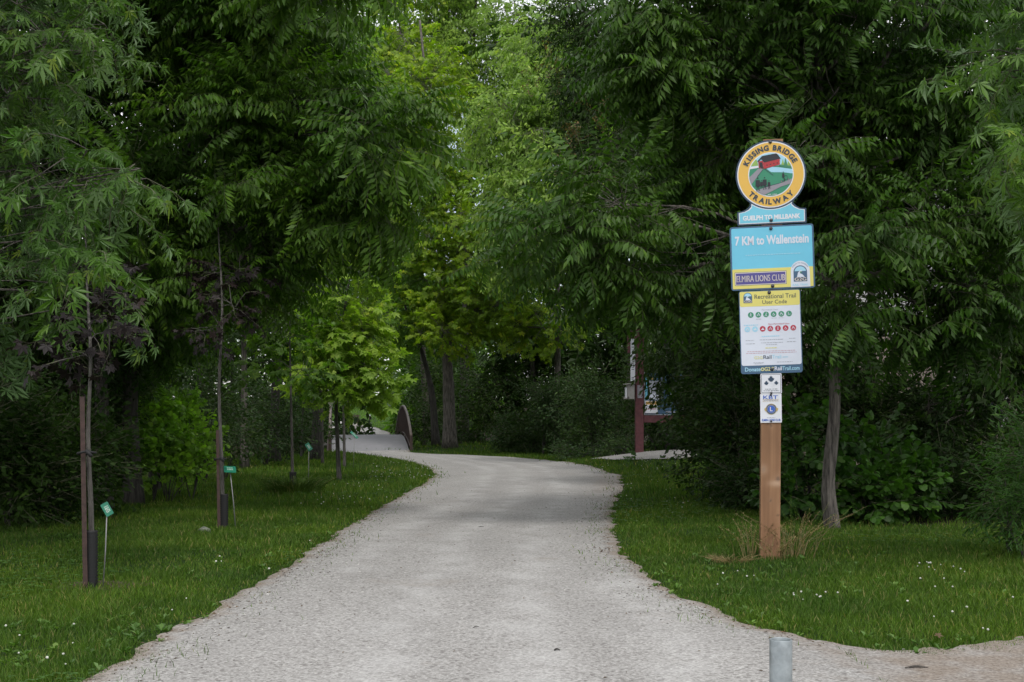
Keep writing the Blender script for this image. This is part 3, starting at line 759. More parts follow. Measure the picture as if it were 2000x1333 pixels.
# centre: yellow-green maple
tree('yellow_maple','tall yellow-green maple with a stout grey trunk right of the footbridge','tree',tr([(879,872,46),(876,760,46),(868,600,46),(850,350,46),(820,40,46)]),.27,
 lob([(840,180,44,60,110,1.6),(830,330,44.5,55,80,1.5),(900,470,45,100,100,2.2),(960,600,44,100,60,1.8),(880,640,44,80,45,1.5),(840,560,45,60,80,1.5),(1010,520,45,70,60,1.5),(860,300,46,55,90,1.8),(800,120,46,70,95,2),(850,420,45.5,80,80,1.8),(1060,640,43,90,45,1.5),(780,230,46,60,80,1.5),(900,560,43.5,70,60,1.2)]),
 'norwaybig',2700,'yellow','bark',s=.92,droop=.15,seed=41,thr=.45,freq=1.0,nb=8,sides=14,limb=.35)
tree('leaning_tree','dark leaning trunk just left of the yellow-green maple','tree',tr([(852,868,47.5),(842,760,47.5),(815,660,47.5),(775,560,47)]),.17,
 lob([(780,520,47,90,80,2),(730,620,46,60,60,1.5),(800,640,47,60,40,1.5),(740,420,48,80,80,2)]),'ashbig',420,'mid','barkd',s=1.1,seed=42,thr=.42)
# tall pale trees at the back
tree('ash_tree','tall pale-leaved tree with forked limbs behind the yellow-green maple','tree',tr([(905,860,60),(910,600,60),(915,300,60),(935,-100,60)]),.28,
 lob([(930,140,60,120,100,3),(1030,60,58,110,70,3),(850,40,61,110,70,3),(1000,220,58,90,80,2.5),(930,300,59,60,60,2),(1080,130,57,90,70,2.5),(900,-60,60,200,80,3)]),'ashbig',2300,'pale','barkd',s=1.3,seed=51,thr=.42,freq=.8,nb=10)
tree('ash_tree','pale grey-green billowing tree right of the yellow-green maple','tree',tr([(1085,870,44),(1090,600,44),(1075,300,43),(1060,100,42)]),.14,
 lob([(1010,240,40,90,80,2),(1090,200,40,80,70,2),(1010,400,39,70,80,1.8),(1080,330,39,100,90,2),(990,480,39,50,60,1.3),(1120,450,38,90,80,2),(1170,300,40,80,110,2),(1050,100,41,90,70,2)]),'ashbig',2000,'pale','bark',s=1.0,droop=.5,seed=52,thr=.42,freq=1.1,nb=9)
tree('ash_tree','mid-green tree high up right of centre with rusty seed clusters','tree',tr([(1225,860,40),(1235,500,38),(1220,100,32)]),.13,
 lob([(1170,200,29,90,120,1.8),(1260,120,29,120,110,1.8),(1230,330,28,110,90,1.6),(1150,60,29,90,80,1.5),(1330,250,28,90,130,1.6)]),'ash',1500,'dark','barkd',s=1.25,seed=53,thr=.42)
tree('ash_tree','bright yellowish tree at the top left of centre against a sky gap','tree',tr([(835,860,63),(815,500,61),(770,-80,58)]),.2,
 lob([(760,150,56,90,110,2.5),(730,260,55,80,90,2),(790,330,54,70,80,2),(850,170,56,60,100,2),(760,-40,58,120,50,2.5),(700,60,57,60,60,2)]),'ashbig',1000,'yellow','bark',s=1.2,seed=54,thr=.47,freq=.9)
# rust-coloured seed clusters on the tree right of centre
def clusters(root,spots,spray,leaf,s,seed):
    rg=np.random.default_rng(seed); P=np.concatenate([W(*q)+rg.normal(0,.22,(7,3)) for q in spots])-np.array(root.location)
    V,T,Mi=batch(SP[spray],P,rg.normal(0,1,P.shape)-[0,0,.6],s*rg.uniform(.7,1.2,len(P)),rg); mesh_obj('seed_clusters',V,T,[M[leaf],M['twig']],root,Mi)
clusters([o for o in bpy.data.objects if str(o.get('label','')).startswith('mid-green tree high up')][0],[(1060,140,27.4),(1095,120,27.4),(1150,225,27),(1185,205,27),(1130,245,27),(1200,330,27),(1090,330,27.5)],'small','rust',1.1,5)
# right: walnut
wt=tr([(1628,1028,11.4),(1618,960,11.4),(1621,900,11.4),(1630,800,11.4),(1630,680,11.4),(1636,520,11.4),(1628,400,11.4),(1612,300,11.5),(1600,150,11.5),(1590,-200,11.6)])
rt=tree('walnut_tree','black walnut with slender grey trunk just right of the trail sign post','tree',wt,.068,
 lob([(1100,470,10.9,130,55,.5),(1200,400,11.0,120,60,.6),(1330,520,11.4,110,60,.6),(1240,560,11.4,90,50,.5),(1420,300,11.9,130,90,.7),(1350,130,11.6,150,90,.8),(1500,60,11.6,140,80,.9),(1520,200,12.2,110,70,.6),(1700,60,11.4,150,80,.9),(1720,300,11.8,110,90,.8),(1850,200,11.6,120,110,.8),(1800,430,11.4,130,80,.7),(1900,560,11.6,120,90,.7),(1720,590,11.2,80,50,.4),(1840,640,11.8,110,60,.6),(1650,200,12,80,90,.6),(1600,-150,11.6,420,160,1.6),(1280,20,11.4,110,70,.6),(1400,430,12.4,90,70,.5),(1620,420,12.4,80,80,.5),(1940,380,11.8,90,100,.7),(1650,590,10.9,60,30,.3),(1600,300,10.9,60,50,.35),(1660,450,10.9,50,40,.3),(1640,170,11,70,60,.4)]),
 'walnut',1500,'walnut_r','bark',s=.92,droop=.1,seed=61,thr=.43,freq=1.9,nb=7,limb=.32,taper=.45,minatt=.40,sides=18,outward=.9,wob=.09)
mb=MB(); b0=rt.location
for pts,ra,rb in [([(1640,290,11.4),(1690,190,11.3),(1740,95,11.2)],.030,.020),([(1650,382,11.4),(1700,335,11.3),(1760,305,11.2)],.024,.012),([(1612,330,11.5),(1560,150,11.6),(1525,95,11.6),(1420,70,11.5),(1335,40,11.4)],.026,.010),
    ([(1560,130,11.6),(1520,60,11.7),(1500,0,11.7)],.018,.01),([(1450,315,11.8),(1400,290,11.8),(1365,265,11.8)],.012,.006),([(1800,380,11.4),(1850,260,11.4),(1880,150,11.4)],.02,.01),([(1632,400,11.4),(1760,430,11.3),(1840,360,11.3)],.02,.008),([(1780,90,11),(1830,20,11),(1870,-40,11)],.02,.015)]:
    p=curve([W(*q) for q in pts],10)-np.array(b0); mb.tube(p,np.linspace(ra,rb,len(p)),8,0,True,.05)
mb.obj('limbs',[M['bark']],rt,True)
# right: silver maple sprays entering from the right edge
tree('silver_maple','silver maple with pale ragged leaves poking in at the right edge','tree',
 tr([(2450,1200,7.4),(2460,500,7.4),(2400,-200,7.4)]),.15,
 lob([(1985,95,7.2,70,45,.3),(1960,320,7.0,35,40,.2),(2010,260,7.1,60,40,.25),(2180,60,7.3,170,160,.6),(2180,350,7.2,150,150,.5),(2060,40,7.3,60,60,.3),(2150,-200,7.4,300,150,.9)]),
 'silver',300,'silver','bark',s=.88,limb=.12,droop=.4,seed=62,thr=.36,freq=2.6,outward=.8)
# trees of the right wood
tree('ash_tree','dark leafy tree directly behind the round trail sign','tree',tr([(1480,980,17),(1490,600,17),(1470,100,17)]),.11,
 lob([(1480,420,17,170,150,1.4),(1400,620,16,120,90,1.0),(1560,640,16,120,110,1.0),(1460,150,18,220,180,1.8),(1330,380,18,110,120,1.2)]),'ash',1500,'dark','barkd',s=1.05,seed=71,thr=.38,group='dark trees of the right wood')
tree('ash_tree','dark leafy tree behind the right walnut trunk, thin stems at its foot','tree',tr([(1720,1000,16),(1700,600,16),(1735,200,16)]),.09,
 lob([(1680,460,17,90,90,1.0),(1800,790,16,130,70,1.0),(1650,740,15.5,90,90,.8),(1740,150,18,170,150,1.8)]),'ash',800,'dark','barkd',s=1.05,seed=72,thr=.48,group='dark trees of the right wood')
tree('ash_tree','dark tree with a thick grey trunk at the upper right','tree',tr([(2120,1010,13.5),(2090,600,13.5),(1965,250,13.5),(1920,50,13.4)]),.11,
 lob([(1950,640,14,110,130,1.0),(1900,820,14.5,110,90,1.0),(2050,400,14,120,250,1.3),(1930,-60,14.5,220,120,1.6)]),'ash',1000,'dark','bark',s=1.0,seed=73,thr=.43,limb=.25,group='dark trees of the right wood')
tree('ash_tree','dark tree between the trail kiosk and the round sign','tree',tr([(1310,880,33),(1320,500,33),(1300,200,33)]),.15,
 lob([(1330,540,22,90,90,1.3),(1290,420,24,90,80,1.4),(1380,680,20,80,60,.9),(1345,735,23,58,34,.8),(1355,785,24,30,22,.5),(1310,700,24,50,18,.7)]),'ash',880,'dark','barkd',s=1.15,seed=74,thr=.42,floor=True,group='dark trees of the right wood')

# young staked trees on the lawn ----------------------------------------
tree('maple_sapling','staked purple-leaved maple sapling nearest the camera, black ribbed trunk guard','sapling',
 tr([(180,1143,7.45),(178,1000,7.45),(172,850,7.45),(177,700,7.45),(170,560,7.7),(166,430,8.2)]),.019,
 lob([(130,690,7.5,45,50,.25),(215,650,7.5,50,60,.25),(170,560,7.9,70,50,.3)]),
 'purple',44,'purple','bark_young',s=.75,droop=.3,seed=81,thr=.3,freq=3,taper=.25,limb=.22,nb=2,sides=10,wob=.02)
tree('maple_sapling','staked purple-leaved maple sapling, second from the camera on the left lawn','sapling',
 tr([(436,1036,11.3),(433,900,11.3),(428,760,11.3),(434,600,11.4),(428,480,11.8),(424,400,12.2)]),.021,
 lob([(405,640,11.3,35,50,.25),(460,600,11.3,45,50,.3),(430,540,11.9,70,40,.4)]),
 'purple',40,'purple','bark_young',s=.80,droop=.3,seed=82,thr=.3,freq=3,taper=.25,limb=.22,nb=2,wob=.02)
tree('maple_sapling','slender green-leaved sapling with a short black guard in a tall grass clump','sapling',
 tr([(572,958,18.6),(570,850,18.6),(567,720,18.6),(565,600,18.6)]),.026,
 lob([(560,640,18.6,60,60,.5),(520,700,18.6,45,40,.4),(600,720,18.4,40,40,.4)]),
 'norway',60,'mid','bark_young',s=.8,droop=.2,seed=83,thr=.3,freq=2,taper=.4,limb=.3,nb=3,wob=.02)
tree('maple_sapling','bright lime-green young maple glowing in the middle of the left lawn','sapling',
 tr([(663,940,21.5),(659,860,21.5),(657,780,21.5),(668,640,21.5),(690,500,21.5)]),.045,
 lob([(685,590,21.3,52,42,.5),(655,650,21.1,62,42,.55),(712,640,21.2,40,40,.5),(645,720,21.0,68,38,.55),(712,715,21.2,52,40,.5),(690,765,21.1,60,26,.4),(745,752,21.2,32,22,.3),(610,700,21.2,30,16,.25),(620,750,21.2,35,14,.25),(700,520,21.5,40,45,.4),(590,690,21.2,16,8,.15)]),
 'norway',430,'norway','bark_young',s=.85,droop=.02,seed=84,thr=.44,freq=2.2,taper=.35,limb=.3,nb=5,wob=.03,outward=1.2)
for k,(bx,by,d,tx,ty,lb) in enumerate([(630,908,30,626,700,'thin bare-stemmed sapling just left of the bright young maple'),(673,912,28,668,740,'thin grey sapling stem just right of the bright young maple trunk'),(588,885,37,592,740,'thin dark sapling far back beside the third staked sapling')]):
    tree('maple_sapling',lb,'sapling',tr([(bx,by,d),((bx+tx)/2+1,(by+ty)/2,d),(tx,ty,d)]),.04,lob([(tx,ty+10,d,30,40,.4)]),'norway',26,'mid' if k!=1 else 'norway','bark_young',s=.9,droop=.1,seed=90+k,thr=.3,taper=.5,nb=2,wob=.02,group='young trees on the left lawn')

# ------------------------------------------------------------------ shrubs
def shrub(label,lobes,spray,n,leaf,s=1,seed=1,thr=.4,freq=2,droop=-.2,group=None,name='shrub',nstem=5):
    rg=np.random.default_rng(seed+500); cs=np.array([c for c,_ in lobes]); b=cs.mean(0); b[2]=ground(b[0],b[1])-.04
    root=thing(name,label,'shrub',b,group=group)
    P=[];D=[];st=MB(); vol=np.array([np.prod(r)**(2/3) for c,r in lobes]); cnt=np.maximum(4,(n*vol/vol.sum()).astype(int))
    for (c,r),k in zip(lobes,cnt):
        p=inlobe(c,r,k,rg,thr,freq,.5); gz=ground(p[:,0],p[:,1])+.03; p[:,2]=np.maximum(p[:,2],gz+rg.uniform(0,.15,k)); P.append(p)
        o=(p-c)/r+rg.normal(0,.45,(k,3)); o[:,2]=o[:,2]*.7-droop; D.append(o)
        for _ in range(nstem):
            e=p[rg.integers(k)]; f=np.array([c[0]+rg.normal(0,.01),c[1]+rg.normal(0,.01),0]); f[2]=ground(f[0],f[1])-.03
            q=(e+f)/2+np.array([0,0,.15*np.linalg.norm(e-f)]); st.tube(curve([f,q,e],8)-b,np.linspace(.014,.004,8)*s,5,0,False)
    for c,r in lobes:
        f=np.array([c[0],c[1],float(ground(c[0],c[1]))-.05]); mm=np.array([(f[0]+b[0])/2,(f[1]+b[1])/2,0]); mm[2]=ground(mm[0],mm[1])-.06; st.tube([[0,0,-.06],mm-b,f-b],.02*s,4,0,True)
    P=np.concatenate(P);D=np.concatenate(D); V,T,Mi=batch(SP[spray],P-b,D,s*rg.uniform(.7,1.25,len(P)),rg)
    st.obj('stems',[M['barkd']],root,True); mesh_obj('foliage',V,T,[M[leaf],M['twig']],root,Mi)
    return root
shrub('bright green bush behind the second sapling, a light patch put into its leaf colour',lob([(325,830,15.8,62,60,.6),(375,872,15.2,48,45,.5),(300,890,15.2,45,42,.5),(350,790,16,40,35,.5),(330,912,15.0,80,22,.35)]),'broad',500,'shrub_lit',s=.62,seed=1,thr=.34)
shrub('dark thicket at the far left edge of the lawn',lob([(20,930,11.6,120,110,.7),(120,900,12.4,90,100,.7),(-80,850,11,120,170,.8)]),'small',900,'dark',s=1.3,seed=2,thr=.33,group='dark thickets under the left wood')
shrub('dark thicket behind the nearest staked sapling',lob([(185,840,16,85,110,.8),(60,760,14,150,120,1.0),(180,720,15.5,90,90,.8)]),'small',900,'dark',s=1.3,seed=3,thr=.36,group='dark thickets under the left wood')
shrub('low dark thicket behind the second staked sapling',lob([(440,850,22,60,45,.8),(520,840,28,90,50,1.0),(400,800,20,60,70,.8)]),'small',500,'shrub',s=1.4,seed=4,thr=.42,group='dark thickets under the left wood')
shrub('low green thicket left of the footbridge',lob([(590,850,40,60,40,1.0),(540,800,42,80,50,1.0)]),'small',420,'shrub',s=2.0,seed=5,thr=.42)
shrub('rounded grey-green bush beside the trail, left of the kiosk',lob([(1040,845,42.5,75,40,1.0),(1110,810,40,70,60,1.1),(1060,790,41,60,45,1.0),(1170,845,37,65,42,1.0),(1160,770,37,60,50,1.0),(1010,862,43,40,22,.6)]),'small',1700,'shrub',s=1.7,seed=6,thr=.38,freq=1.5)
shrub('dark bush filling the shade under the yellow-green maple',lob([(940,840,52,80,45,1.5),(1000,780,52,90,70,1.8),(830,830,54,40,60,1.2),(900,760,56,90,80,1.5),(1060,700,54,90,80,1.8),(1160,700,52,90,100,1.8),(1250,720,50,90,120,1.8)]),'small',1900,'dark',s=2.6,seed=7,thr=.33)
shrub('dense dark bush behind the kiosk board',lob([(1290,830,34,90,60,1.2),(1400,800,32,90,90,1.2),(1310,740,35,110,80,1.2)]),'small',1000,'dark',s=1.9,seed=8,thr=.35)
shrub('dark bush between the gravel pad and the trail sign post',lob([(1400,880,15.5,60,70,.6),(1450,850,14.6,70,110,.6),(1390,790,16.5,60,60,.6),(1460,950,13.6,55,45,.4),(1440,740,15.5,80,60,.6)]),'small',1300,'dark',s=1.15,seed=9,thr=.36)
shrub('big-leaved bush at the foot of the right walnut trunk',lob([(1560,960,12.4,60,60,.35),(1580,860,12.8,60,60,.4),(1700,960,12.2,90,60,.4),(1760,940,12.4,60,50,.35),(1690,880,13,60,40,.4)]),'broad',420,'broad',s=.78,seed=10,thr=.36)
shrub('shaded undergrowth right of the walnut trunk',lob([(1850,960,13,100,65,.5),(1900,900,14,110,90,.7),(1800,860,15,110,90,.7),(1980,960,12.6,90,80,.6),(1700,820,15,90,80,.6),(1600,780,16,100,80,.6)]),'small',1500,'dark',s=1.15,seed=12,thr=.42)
shrub('narrow-leaved bush at the right edge of the lawn',lob([(1975,960,8.9,45,70,.3),(2040,920,8.8,60,110,.4),(2010,1030,8.6,50,45,.3)]),'willow',230,'broad',s=.62,seed=13,thr=.34)
shrub('weedy green clump left of the kiosk post',lob([(1210,870,30.5,30,16,.5),(1130,885,31,50,9,.6)]),'small',110,'shrub',s=1.3,seed=14,thr=.3)
shrub('tiny leafy weed standing before the gravel pad',lob([(1240,893,25.6,8,9,.08)]),'broad',9,'broad',s=.45,seed=15,thr=.1,nstem=2,name='weed')

# ------------------------------------------------------------------ far woods
def woods(name,label,spots,leaf,n,s,seed,bark='barkd'):
    rg=np.random.default_rng(seed); P=[];D=[];tb=MB()
    for (x,y,h,w) in spots:
        z=float(ground(x,y)); tb.tube(curve([[x,y,z-.2],[x+rg.normal(0,.2),y,z+h*.5],[x+rg.normal(0,.5),y,z+h*.9]],8),np.linspace(.2,.05,8),6,0,False,.05)
        for q_ in range(6):
            c=np.array([x+rg.normal(0,w*.45),y+rg.normal(0,w*.35),z+h*(.10+.16*q_)]); r=np.array([w*.6,w*.5,h*.17])
            p=inlobe(c,r,n//6,rg,.42,.6,.45); P.append(p); D.append((p-c)/r+rg.normal(0,.4,p.shape)-[0,0,.3])
    P=np.concatenate(P);D=np.concatenate(D);V,T,Mi=batch([t for t in SP['far']],P,D,s*rg.uniform(.7,1.3,len(P)),rg)
    V2=np.concatenate(tb.V);T2=np.concatenate(tb.T)
    o=mesh_obj(name,np.concatenate([V,V2]),np.concatenate([T,T2+len(V)]),[M[leaf],M['twig'],M[bark]],None,np.concatenate([Mi,np.full(len(T2),2)]))
    return tag(o,label,'woods',kind='stuff')
SP['far']=[simple_spray(_r,14,.30,.5,.9,.8) for _ in range(4)]
rg=np.random.default_rng(3)
sp=[(-3.5-.47*y+rg.normal(0,1),y+rg.normal(0,1),rg.uniform(10,14),rg.uniform(3,4)) for y in range(16,60,4)]
sp+=[(-7-.32*y+rg.normal(0,1)-4,y,rg.uniform(9,12),3.5) for y in range(20,60,5)]
sp+=[(x,64+rg.normal(0,2),rg.uniform(13,16),4) for x in (-26,-21,-16,-11.5)]+[(x,56+rg.normal(0,1),9,2.6) for x in (-24,-19,-14.5,-11)]+[(x,78+rg.normal(0,1),12,4) for x in (-33,-28,-23,-18)]
woods('left_woods','dark mass of trees closing the wood behind the left lawn',sp,'dark',280,1.25,101)
sp=[(5.5+.33*y+rg.normal(0,1),y+rg.normal(0,1),rg.uniform(9,12),3.0) for y in range(20,48,4)]
sp+=[(8+.42*y+rg.normal(0,1),y,rg.uniform(10,13),3.5) for y in range(24,60,5)]
sp+=[(x,58+rg.normal(0,2),rg.uniform(15,19),4) for x in (0,5,10,15,20,25)]+[(x,50+rg.normal(0,1),8,2.4) for x in (1.0,4.5,8,12)]
woods('right_woods','dark mass of trees closing the wood behind the kiosk and right lawn',sp,'dark',300,1.25,102)
sp=[(x,rg.uniform(150,185),rg.uniform(16,22),9) for x in range(-90,20,7)]+[(rg.uniform(-7,-3)+.0*y,y,rg.uniform(9,13),2.2) for y in range(68,120,8)]+[(-46+rg.normal(0,2),y,13,4) for y in range(90,150,12)]
woods('far_woods','sunlit trees far along the trail beyond the footbridge',sp,'mid',260,1.9,103,'bark')
# ================================================================== SIGNS
def paint(name,col,rough=.35):
    return plain(name,col,rough,var=.035,scale=6,spec=.4)
for k,c in dict(navy=(.055,.115,.20),navyd=(.028,.055,.10),amber=(.70,.43,.085),white=(.68,.70,.76),sky=(.17,.52,.68),cyan=(.15,.51,.70),lemon=(.66,.60,.17),panel=(.62,.66,.76),violet=(.085,.075,.26),
    pgreen=(.055,.22,.115),pred=(.40,.035,.045),pdark=(.022,.025,.032),pgrey=(.26,.25,.29),teal=(.04,.24,.14),crimson=(.42,.03,.06),ltblue=(.33,.60,.76),cream=(.72,.66,.62),gold=(.50,.36,.12),blue=(.04,.12,.48),greytxt=(.36,.38,.44),bolt=(.10,.10,.11),ltgreen=(.26,.42,.10),ink=(.03,.05,.08),yel=(.62,.60,.28),pinkt=(.52,.34,.40)).items(): M[k]=paint('paint_'+k,c)
M['bolt']=plain('bolt_steel',(.12,.12,.13),.3,metal=.8)
SM=['navy','amber','white','sky','cyan','lemon','panel','violet','pgreen','pred','pdark','pgrey','teal','crimson','ltblue','cream','gold','blue','greytxt','ltgreen','ink','yel','pinkt','navyd']
MI={k:i for i,k in enumerate(SM)}; SML=[M[k] for k in SM]
from mathutils.geometry import tessellate_polygon
from mathutils import Vector
class Face:
    """flat artwork laid on a sign face, x right, z up, facing -y; each layer half a millimetre proud"""
    def __init__(s): s.mb=MB()
    def poly(s,P,col,lay):
        P=[(p[0],p[1]) for p in P]; T=tessellate_polygon([[Vector((x,y,0)) for x,y in P]])
        V=np.array([[x,-.0006*lay,z] for x,z in P]); T=np.array(T)
        if len(T)==0: return
        a,b,c=V[T[:,0]],V[T[:,1]],V[T[:,2]]; nrm=np.cross(b-a,c-a)[:,1]; T[nrm>0]=T[nrm>0][:,::-1]
        s.mb.add(V,T,MI[col])
    def rect(s,x0,z0,x1,z1,col,lay,r=0.0):
        if r<=0: s.poly([(x0,z0),(x1,z0),(x1,z1),(x0,z1)],col,lay); return
        P=[]
        for cx,cz,a0 in ((x1-r,z1-r,0),(x0+r,z1-r,90),(x0+r,z0+r,180),(x1-r,z0+r,270)):
            for a in range(0,91,15): t=math.radians(a0+a); P.append((cx+r*math.cos(t),cz+r*math.sin(t)))
        s.poly(P,col,lay)
    def disc(s,cx,cz,r,col,lay,n=40,ez=1): s.poly([(cx+r*math.cos(t),cz+ez*r*math.sin(t)) for t in np.linspace(0,2*np.pi,n,endpoint=False)],col,lay)
    def line(s,pts,w,col,lay):
        for (a,b),(c,d) in zip(pts[:-1],pts[1:]):
            L=math.hypot(c-a,d-b)+1e-9; nx,nz=-(d-b)/L*w/2,(c-a)/L*w/2; s.poly([(a+nx,b+nz),(a-nx,b-nz),(c-nx,d-nz),(c+nx,d+nz)],col,lay)
    def blurline(s,x0,x1,z,h,col,lay,seed=0):
        r=random.Random(seed*77+int(abs(x0)*1e4)+int(z*1e4)); x=x0
        while x<x1: w=min(r.uniform(.006,.02),x1-x); s.rect(x,z-h/2,x+w,z+h/2,col,lay); x+=w+.004
    def glyph(s,t,bold=0.0):
        cu=bpy.data.curves.new('t','FONT'); cu.body=t; cu.size=1; cu.offset=bold; cu.resolution_u=3; cu.space_character=1.0
        ob=bpy.data.objects.new('t',cu); C.objects.link(ob)
        dg=bpy.context.evaluated_depsgraph_get(); me=bpy.data.meshes.new_from_object(ob.evaluated_get(dg))
        me.calc_loop_triangles(); V=np.array([v.co[:] for v in me.vertices]).reshape(-1,3); T=np.array([q.vertices[:] for q in me.loop_triangles]).reshape(-1,3)
        bpy.data.objects.remove(ob); bpy.data.curves.remove(cu); bpy.data.meshes.remove(me)
        return V,T
    def text(s,t,cx,cz,w,h,col,lay,bold=.015,ang=0):
        V,T=s.glyph(t,bold)
        lo,hi=V.min(0),V.max(0); x=(V[:,0]-(lo[0]+hi[0])/2)/(hi[0]-lo[0])*w; z=(V[:,1]-(lo[1]+hi[1])/2)/(hi[1]-lo[1])*h
        c,sn=math.cos(ang),math.sin(ang)
        s.mb.add(np.stack([cx+c*x-sn*z,np.full(len(x),-.0006*lay),cz+sn*x+c*z],1),T,MI[col])
    def arc(s,t,cx,cz,r,h,a_mid,top,col,lay,gap=.012,bold=.02):
        G=[]; ref=s.glyph('H',bold)[0]; sc=h/(ref[:,1].max()-ref[:,1].min())
        for ch in t:
            if ch==' ': G.append((None,None,h*.42)); continue
            V,T=s.glyph(ch,bold); w=(V[:,0].max()-V[:,0].min())*sc; G.append((V,T,w))
        tot=sum(g[2] for g in G)+gap*(len(G)-1); p=-tot/2
        for V,T,w in G:
            m=p+w/2; p+=w+gap
            if V is None: continue
            a=a_mid-m/r if top else a_mid+m/r
            x=(V[:,0]-(V[:,0].min()+V[:,0].max())/2)*sc; z=V[:,1]*sc-h/2
            ro=a-math.pi/2 if top else a+math.pi/2
            c,sn=math.cos(ro),math.sin(ro)
            s.mb.add(np.stack([cx+r*math.cos(a)+c*x-sn*z,np.full(len(x),-.0006*lay),cz+r*math.sin(a)+sn*x+c*z],1),T,MI[col])
    def obj(s,name,parent,loc=(0,0,0)): o=s.mb.obj(name,SML,parent); o.location=loc; return o
def plate(P,th,col,parent,name,loc):
    """solid plate from an outline"""
    P=[(p[0],p[1]) for p in P]; n=len(P); T=np.array(tessellate_polygon([[Vector((x,y,0)) for x,y in P]]))
    V=np.array([[x,0,z] for x,z in P]+[[x,th,z] for x,z in P]); mb=MB()
    a,b,c=V[T[:,0]],V[T[:,1]],V[T[:,2]]; q=np.cross(b-a,c-a)[:,1]; T[q>0]=T[q>0][:,::-1]
    mb.add(V,T); mb.add(V,T[:,::-1]+n); i=np.arange(n); j=(i+1)%n; mb.quads(V,np.stack([i,j,j+n,i+n],1))
    o=mb.obj(name,[M[col]],parent); o.location=loc; return o
def rr(x0,z0,x1,z1,r):
    P=[]
    for cx,cz,a0 in ((x1-r,z1-r,0),(x0+r,z1-r,90),(x0+r,z0+r,180),(x1-r,z0+r,270)):
        for a in range(0,91,15): t=math.radians(a0+a); P.append((cx+r*math.cos(t),cz+r*math.sin(t)))
    return P
def bolt(parent,x,z,y=-.004,r=.0085):
    mb=MB(); n=12; prof=[(r*1.5,0),(r*1.5,-.002),(r*.95,-.003),(r*.8,-.007),(r*.35,-.0095)]
    V=[[pr*math.cos(t),d,pr*math.sin(t)] for pr,d in prof for t in np.linspace(0,2*np.pi,n,endpoint=False)]+[[0,-.010,0]]
    Q=[[k*n+i,k*n+(i+1)%n,(k+1)*n+(i+1)%n,(k+1)*n+i] for k in range(len(prof)-1) for i in range(n)]; mb.quads(V,Q)
    k=(len(prof)-1)*n; mb.add(V,[[k+i,k+(i+1)%n,len(V)-1] for i in range(n)])
    o=mb.obj('bolt',[M['bolt']],parent,True); o.location=(x,y,z)

# ---- trail sign post
def woodmat():
    m,n,out=newmat('brown_treated_timber'); t=N(n,'ShaderNodeTexCoord'); O=t.outputs['Object']
    mp=N(n,'ShaderNodeMapping'); mp.inputs['Scale'].default_value=(22,22,1.1); n.links.new(O,mp.inputs['Vector'])
    q=N(n,'ShaderNodeTexNoise',i_Scale=1.0,i_Detail=6.0,i_Distortion=.6); n.links.new(mp.outputs[0],q.inputs['Vector'])
    b2=N(n,'ShaderNodeTexNoise',i_Scale=1.6,i_Detail=4.0); n.links.new(O,b2.inputs['Vector'])
    r=ramp(n,[(.3,(.19,.098,.050)),(.5,(.25,.133,.070)),(.7,(.31,.175,.095))]); n.links.new(q.outputs['Fac'],r.inputs['Fac'])
    s=ramp(n,[(.3,(.78,.76,.74)),(.7,(1.18,1.16,1.12))]); n.links.new(b2.outputs['Fac'],s.inputs['Fac'])
    c=mix(n,r.outputs['Color'],s.outputs['Color'],1,'MULTIPLY')
    at=N(n,'ShaderNodeAttribute'); at.attribute_name='knot'; c=mix(n,c,(.06,.035,.025),at.outputs['Fac'])
    at2=N(n,'ShaderNodeAttribute'); at2.attribute_name='halo'; c=mix(n,c,(.46,.31,.21),at2.outputs['Fac'])
    b=N(n,'ShaderNodeBsdfPrincipled',i_Roughness=.75); n.links.new(c,b.inputs['Base Color'])
    u=N(n,'ShaderNodeBump',i_Strength=.5,i_Distance=.004); n.links.new(q.outputs['Fac'],u.inputs['Height']); n.links.new(u.outputs['Normal'],b.inputs['Normal'])
    n.links.new(b.outputs[0],out.inputs[0]); return m
M['timber']=woodmat()
D0=8.83; bx=(1503-1000)/F*D0; bz=float(ground(bx,D0))
base=(bx,D0,bz); 
S=thing('trail_sign','tall brown timber post carrying the round trail emblem and four sign panels','sign post',base,math.radians(-8))
# post as a fine grid so that knots can be marked on it
h=.0705; nz=260; zz=np.linspace(-.3,3.06,nz); per=[]
for k in range(4):
    for t in np.linspace(-1,1,13)[:-1]:
        e=[(t,-1),(1,t),(-t,1),(-1,-t)][k]; per.append(e)
per=np.array(per); cor=np.abs(per).min(1)>.99; per[cor]*=.985
npz=len(per); lean=.0068
V=np.array([[px_*h+z*lean,py_*h,z] for z in zz for px_,py_ in per])
Q=[[k*npz+i,k*npz+(i+1)%npz,(k+1)*npz+(i+1)%npz,(k+1)*npz+i] for k in range(nz-1) for i in range(npz)]
mb=MB(); mb.quads(V,Q); k=(nz-1)*npz; Vt=np.vstack([V[k:k+npz],[[3.06*lean,0,3.066]]]); mb.add(Vt,[[i,(i+1)%npz,npz] for i in range(npz)])
o=mb.obj('post',[M['timber']],S,False)
Va=np.concatenate(mb.V); kn=np.zeros(len(Va)); ha=np.zeros(len(Va))
for kx,kz,kr,hh in [(-.048,.655,.012,.5),(.055,.585,.014,.2),(.010,.97,.007,.2),(.0,.43,.007,.1),(.055,.325,.007,0),(-.03,1.9,.01,.3),(-.02,.99,.006,0)]:
    d=np.hypot(Va[:,0]-kx,(Va[:,2]-kz)*.8); f=(Va[:,1]<-h*.9); kn=np.maximum(kn,f*np.clip(1.4-d/kr,0,.85))
    ha=np.maximum(ha,f*hh*np.exp(-(d/(kr*2.4))**2))
d=np.hypot((Va[:,0]-.045)/.05,(Va[:,2]-.555)/.022); ha=np.maximum(ha,(Va[:,1]<-h*.9)*np.clip(np.exp(-d**2),0,1)*.9)
